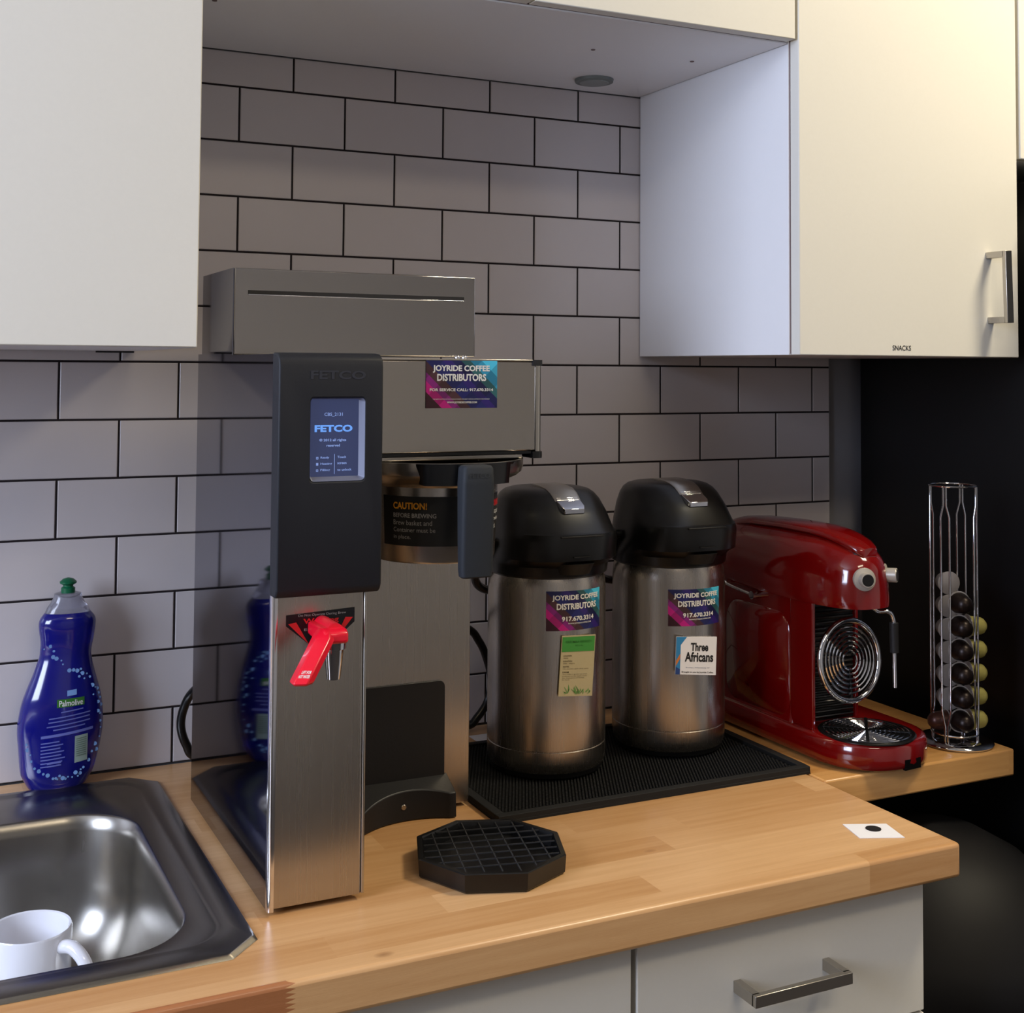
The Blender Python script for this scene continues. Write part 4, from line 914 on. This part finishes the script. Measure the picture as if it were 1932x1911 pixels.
# column: main box and two cheeks
ccx, chw = 0.6900, 0.0520
def crect(hw, y0_, y1_, z, r=0.012): return [(a, b, z) for a, b in rrect(2 * hw, y1_ - y0_, r, 5, ccx, (y0_ + y1_) / 2)]
zc0, zc1 = zp - 0.0005, -0.700
obj('column', MB().loft([crect(chw + 0.004, -0.300, -0.085, zc0), crect(chw + 0.001, -0.300, -0.087, zc0 + 0.012), crect(chw, -0.300, -0.088, zc0 + 0.03), crect(chw, -0.300, -0.088, zc1)]), M_red, E_, smooth_angle=50)
for sg, yf_ in ((-1, -0.338), (1, -0.309)):
    xa, xb = ccx + sg * (chw - 0.005), ccx + sg * (chw + 0.0008); xa, xb = min(xa, xb), max(xa, xb)
    obj('cheek', MB().box(xa, xb, yf_, -0.290, zc0, zc1), M_red, E_, bevel=0.002, seg=3)
# raised rounded side panel
for sg, nm in ((-1, 'side_panel'),):
    px_ = ccx - chw
    pn = [(y, z) for y, z in rrect(0.150, 0.150, 0.030, 6, -0.215, -0.800)]
    obj(nm, MB().loft([[(px_ + 0.001, y, z) for y, z in pn], [(px_ - 0.0030, -0.215 + (y + 0.215) * 0.96, -0.800 + (z + 0.800) * 0.96) for y, z in pn]], cap0=False), M_red, E_, smooth_angle=60)
# slatted metal panel in the recess
rc_ = MB(); rc_.box(ccx - chw + 0.006, ccx + chw - 0.006, -0.304, -0.2995, zc0, zc1)
rp = obj('recess_panel', rc_, M_black, E_)
rs = MB(); z = zc0 + 0.006
while z < zc1 - 0.006:
    rs.cyl((ccx - chw + 0.007, -0.3045, z), (ccx + chw - 0.007, -0.3045, z), 0.0022, seg=8); z += 0.0068
obj('panel_slat', rs, mat('dark_metal', '5c5a58', 0.2, 1.0), rp)['kind'] = 'stuff'
# round ribbed cup support folded against the panel
cdc = Vector((0.7000, -0.3400, -0.7850)); cax = Vector((0.06, -1, 0.10)).normalized()
q = Vector((0, 0, 1)).rotation_difference(cax)
cs_ = obj('cup_support', MB().torus(cdc, 0.0540, 0.0042, cax, 64, 12), M_chrome, E_, smooth_angle=60)
rg = MB()
for k in range(6): rg.torus(cdc, 0.0125 + k * 0.0063, 0.0016, cax, 48, 6)
obj('support_ring', rg, M_chrome, cs_)
sk = MB()
for k in range(3):
    a = radians(35 + 120 * k); d = q @ Vector((cos(a), sin(a), 0)); sk.cyl(cdc - cax * 0.003 + d * 0.010, cdc - cax * 0.003 + d * 0.052, 0.0020, seg=8)
obj('support_spoke', sk, M_black, cs_)
# head: lofted along y
hcx = 0.6895
def hsec(y, hw, zt, zb_=-0.7035, n=26, ex=2.7):
    out = []
    for k in range(n + 1):
        a = pi * k / n; c_, s_ = cos(a), sin(a); p = 2 / ex
        out.append((hcx + hw * abs(c_) ** p * (1 if c_ > 0 else -1), y, zb_ + 0.006 + (zt - zb_ - 0.006) * abs(s_) ** p))
    out += [(hcx - hw * 0.97, y, zb_), (hcx + hw * 0.97, y, zb_)]
    return out
hs = []; yN = -0.4040
hs.append(hsec(-0.078, 0.044, -0.640)); hs.append(hsec(-0.082, 0.050, -0.633)); hs.append(hsec(-0.095, 0.0535, -0.6235)); hs.append(hsec(-0.125, 0.055, -0.6165)); hs.append(hsec(-0.170, 0.056, -0.6125)); hs.append(hsec(-0.240, 0.0565, -0.6105))
for k in range(0, 13):
    a = k / 12 * pi / 2; y = -0.300 - (abs(yN + 0.300)) * sin(a); cc = cos(a)
    hw = 0.0565 * max(0.02, cc ** 0.62); 
    zt = -0.6110 - 0.0550 * (1 - max(0.0, cos(a * 0.98)) ** 0.75)
    if k == 12: hw = 0.006
    hs.append(hsec(y, hw, zt))
obj('head', MB().loft(hs), M_red, E_, smooth_angle=60)
# top lever cover: arched tongue over the head, ending in a lip above the front
cv = []
for i, (y, hw, z) in enumerate([(-0.105, 0.018, -0.6180), (-0.13, 0.026, -0.6125), (-0.17, 0.029, -0.6085), (-0.24, 0.030, -0.6060), (-0.300, 0.030, -0.6065), (-0.330, 0.029, -0.6090), (-0.352, 0.027, -0.6130), (-0.372, 0.024, -0.6185), (-0.386, 0.019, -0.6240), (-0.394, 0.012, -0.6280)]):
    cv.append([(hcx + hw * cos(pi * k / 12), y, z - 0.0055 + (0.0095) * abs(sin(pi * k / 12)) ** 0.6) for k in range(13)] + [(hcx - hw * 0.9, y, z - 0.0085), (hcx + hw * 0.9, y, z - 0.0085)])
obj('lever_cover', MB().loft(cv), M_red, E_, smooth_angle=50)
obj('lever_gap_shade', MB().sphere((hcx - 0.002, -0.3800, -0.6330), 0.019, (1.0, 0.68, 0.42)), mat('dark_red_shadow_gap', '2a0505', 0.4), E_)  # dark solid, puts the shade under the cover lip into colour
# knobs
def knob(base, ax, r, h_):
    ax = Vector(ax).normalized(); base = Vector(base)
    k_ = obj('knob', MB().lathe([(r, -0.004), (r, 0.001), (r * 0.96, 0.003), (r * 0.62, 0.0045), (r * 0.62, h_), (r * 0.58, h_ + 0.001), (r * 0.50, h_ + 0.001)], base, 36, ax), M_knob, E_, smooth_angle=30)
    obj('knob_face', MB().lathe([(r * 0.52, 0), (r * 0.50, 0.0006)], base + ax * (h_ + 0.0008), 28, ax), M_black, k_)
    return k_
knob((0.6735, -0.4000, -0.6640), (-0.36, -1, 0.06), 0.0155, 0.013)
knob((0.7160, -0.3900, -0.6620), (0.75, -1, 0.06), 0.0155, 0.017)
# side lever
sl = MB(); sl.tube(smooth([(ccx - chw - 0.010, -0.150, -0.7035), (ccx - chw - 0.012, -0.175, -0.7060), (ccx - chw - 0.011, -0.215, -0.7100)], 5), 0.0022, 10); sl.sphere((ccx - chw - 0.010, -0.150, -0.7035), 0.0042); sl.cyl((ccx - chw - 0.014, -0.219, -0.7105), (ccx - chw + 0.002, -0.219, -0.7105), 0.0058)
obj('side_lever', sl, M_chrome, E_)
# steam wand
wd = obj('steam_wand', MB().tube(smooth([(0.705, -0.375, -0.7030), (0.715, -0.3800, -0.7120), (0.728, -0.3860, -0.7130), (0.7345, -0.3880, -0.7230), (0.7355, -0.3880, -0.740), (0.7370, -0.3880, -0.8150)], 6), 0.0028, 12), M_chrome, E_)
obj('wand_grip', MB().cyl((0.7352, -0.388, -0.728), (0.7362, -0.388, -0.768), 0.0060, 0.0058), M_blackm, wd)

# ------------------------------------------------------------------ chrome capsule tower
rc = (0.8720, -0.3620); tcx, tcy = 0.8660, -0.3665; RT = 0.0318
T_ = thing('capsule_tower', (rc[0], rc[1], CT), 'tall chrome wire capsule tower on a round base by the refrigerator', 'rack')
obj('base_disc', MB().lathe([(0.0, 0.001), (0.050, 0.0008), (0.0515, 0.003), (0.048, 0.0075), (0.030, 0.0085), (0.0, 0.0085)], (rc[0], rc[1], CT), 64, cap0=False, cap1=False), M_chrome, T_, smooth_angle=50)
rv = Vector((cos(radians(-45)), sin(radians(-45)))); fw = Vector((-cos(radians(45)), -sin(radians(45))))   # image right, towards the camera
def dirA(a): a = radians(a); return fw * cos(a) + rv * sin(a)
PH = (-20, 70, 160, 250)
wires = []
for a in PH:
    rods = MB()
    for sg in (-1, 1):
        d = dirA(a + sg * 11); d0 = dirA(a + sg * 3.5)
        p = [(tcx + d0.x * RT, tcy + d0.y * RT, CT + 0.008), (tcx + d0.x * RT, tcy + d0.y * RT, CT + 0.030), (tcx + d.x * RT, tcy + d.y * RT, CT + 0.050), (tcx + d.x * RT, tcy + d.y * RT, -0.592), (tcx + d0.x * RT * 1.03, tcy + d0.y * RT * 1.03, -0.575), (tcx + d0.x * RT * 1.03, tcy + d0.y * RT * 1.03, -0.5490)]
        rods.tube(p, 0.0015, 8)
    obj('wire_pair', rods, M_chrome, T_, smooth_angle=60)
obj('top_ring', MB().torus((tcx, tcy, -0.5485), RT * 1.03, 0.0014, seg=48, sg=8), M_chrome, T_)
obj('bottom_ring', MB().torus((tcx, tcy, CT + 0.018), RT, 0.0014, seg=48, sg=8), M_chrome, T_)
M_cd = mat('capsule_dark', '1f1512', 0.35, 0.6); M_cy = mat('capsule_yellow', 'b7ad62', 0.45, 0.2); M_cs = mat('capsule_silver', 'a39c98', 0.35, 0.5); M_cb = mat('capsule_brown', '3d2119', 0.35, 0.5)
def capsule(mm, label, loc, d):
    t = thing('coffee_capsule', (0, 0, 0), label, 'coffee capsule', 'coffee capsules in the tower'); ax = (1, 0, 0)
    obj('capsule_body', MB().lathe([(0.0148, 0.0012), (0.0143, 0.003), (0.0120, 0.0190), (0.0105, 0.0225), (0.006, 0.0265), (0.0, 0.0275)], (0, 0, 0), 28, ax, cap0=True, cap1=False), mm, t, smooth_angle=50)
    obj('capsule_rim', MB().lathe([(0.0, 0.0), (0.0150, 0.0), (0.0163, 0.0004), (0.0163, 0.0012), (0.0150, 0.0014)], (0, 0, 0), 32, ax, cap0=False, cap1=True), M_cs, t)
    return t
def place_caps(mm, n, zc_, step, ang, rad, word, first=None, out=True):
    ords = ['topmost', 'second from the top', 'third from the top', 'fourth from the top', 'fifth from the top', 'sixth from the top', 'seventh from the top']
    d = dirA(ang); cur = first
    for k in range(n):
        lb = '%s, %s' % (word, ords[k]) if n > 1 else word
        loc = (tcx + d.x * rad, tcy + d.y * rad, zc_ - k * step); rz = math.atan2(d.y, d.x)
        if cur is None: cur = capsule(mm, lb, loc, d); t = cur
        elif k == 0: t = cur; t['label'] = lb
        else: t = dup(cur, loc, lb)
        t.location = loc; t.rotation_euler = (0, 0, rz)
place_caps(M_cd, 6, -0.7115, 0.0327, 25, 0.0150, 'dark brown coffee capsule in the front column of the tower')
place_caps(M_cy, 5, -0.7470, 0.0327, 115, 0.0195, 'pale yellow coffee capsule sticking out at the right of the tower')
place_caps(M_cs, 6, -0.6890, 0.0327, 205, 0.0150, 'silver coffee capsule in the rear left column of the tower')
place_caps(M_cb, 1, -0.8790, 0.03, -68, 0.0110, 'single reddish brown capsule low at the left of the tower')

# ------------------------------------------------------------------ lift everything to world height
for o in list(scn.objects):
    if o.parent is None:
        if o.type == 'CAMERA': o.matrix_world = Matrix.Translation((0, 0, OFF)) @ o.matrix_world
        else: o.location.z += OFF
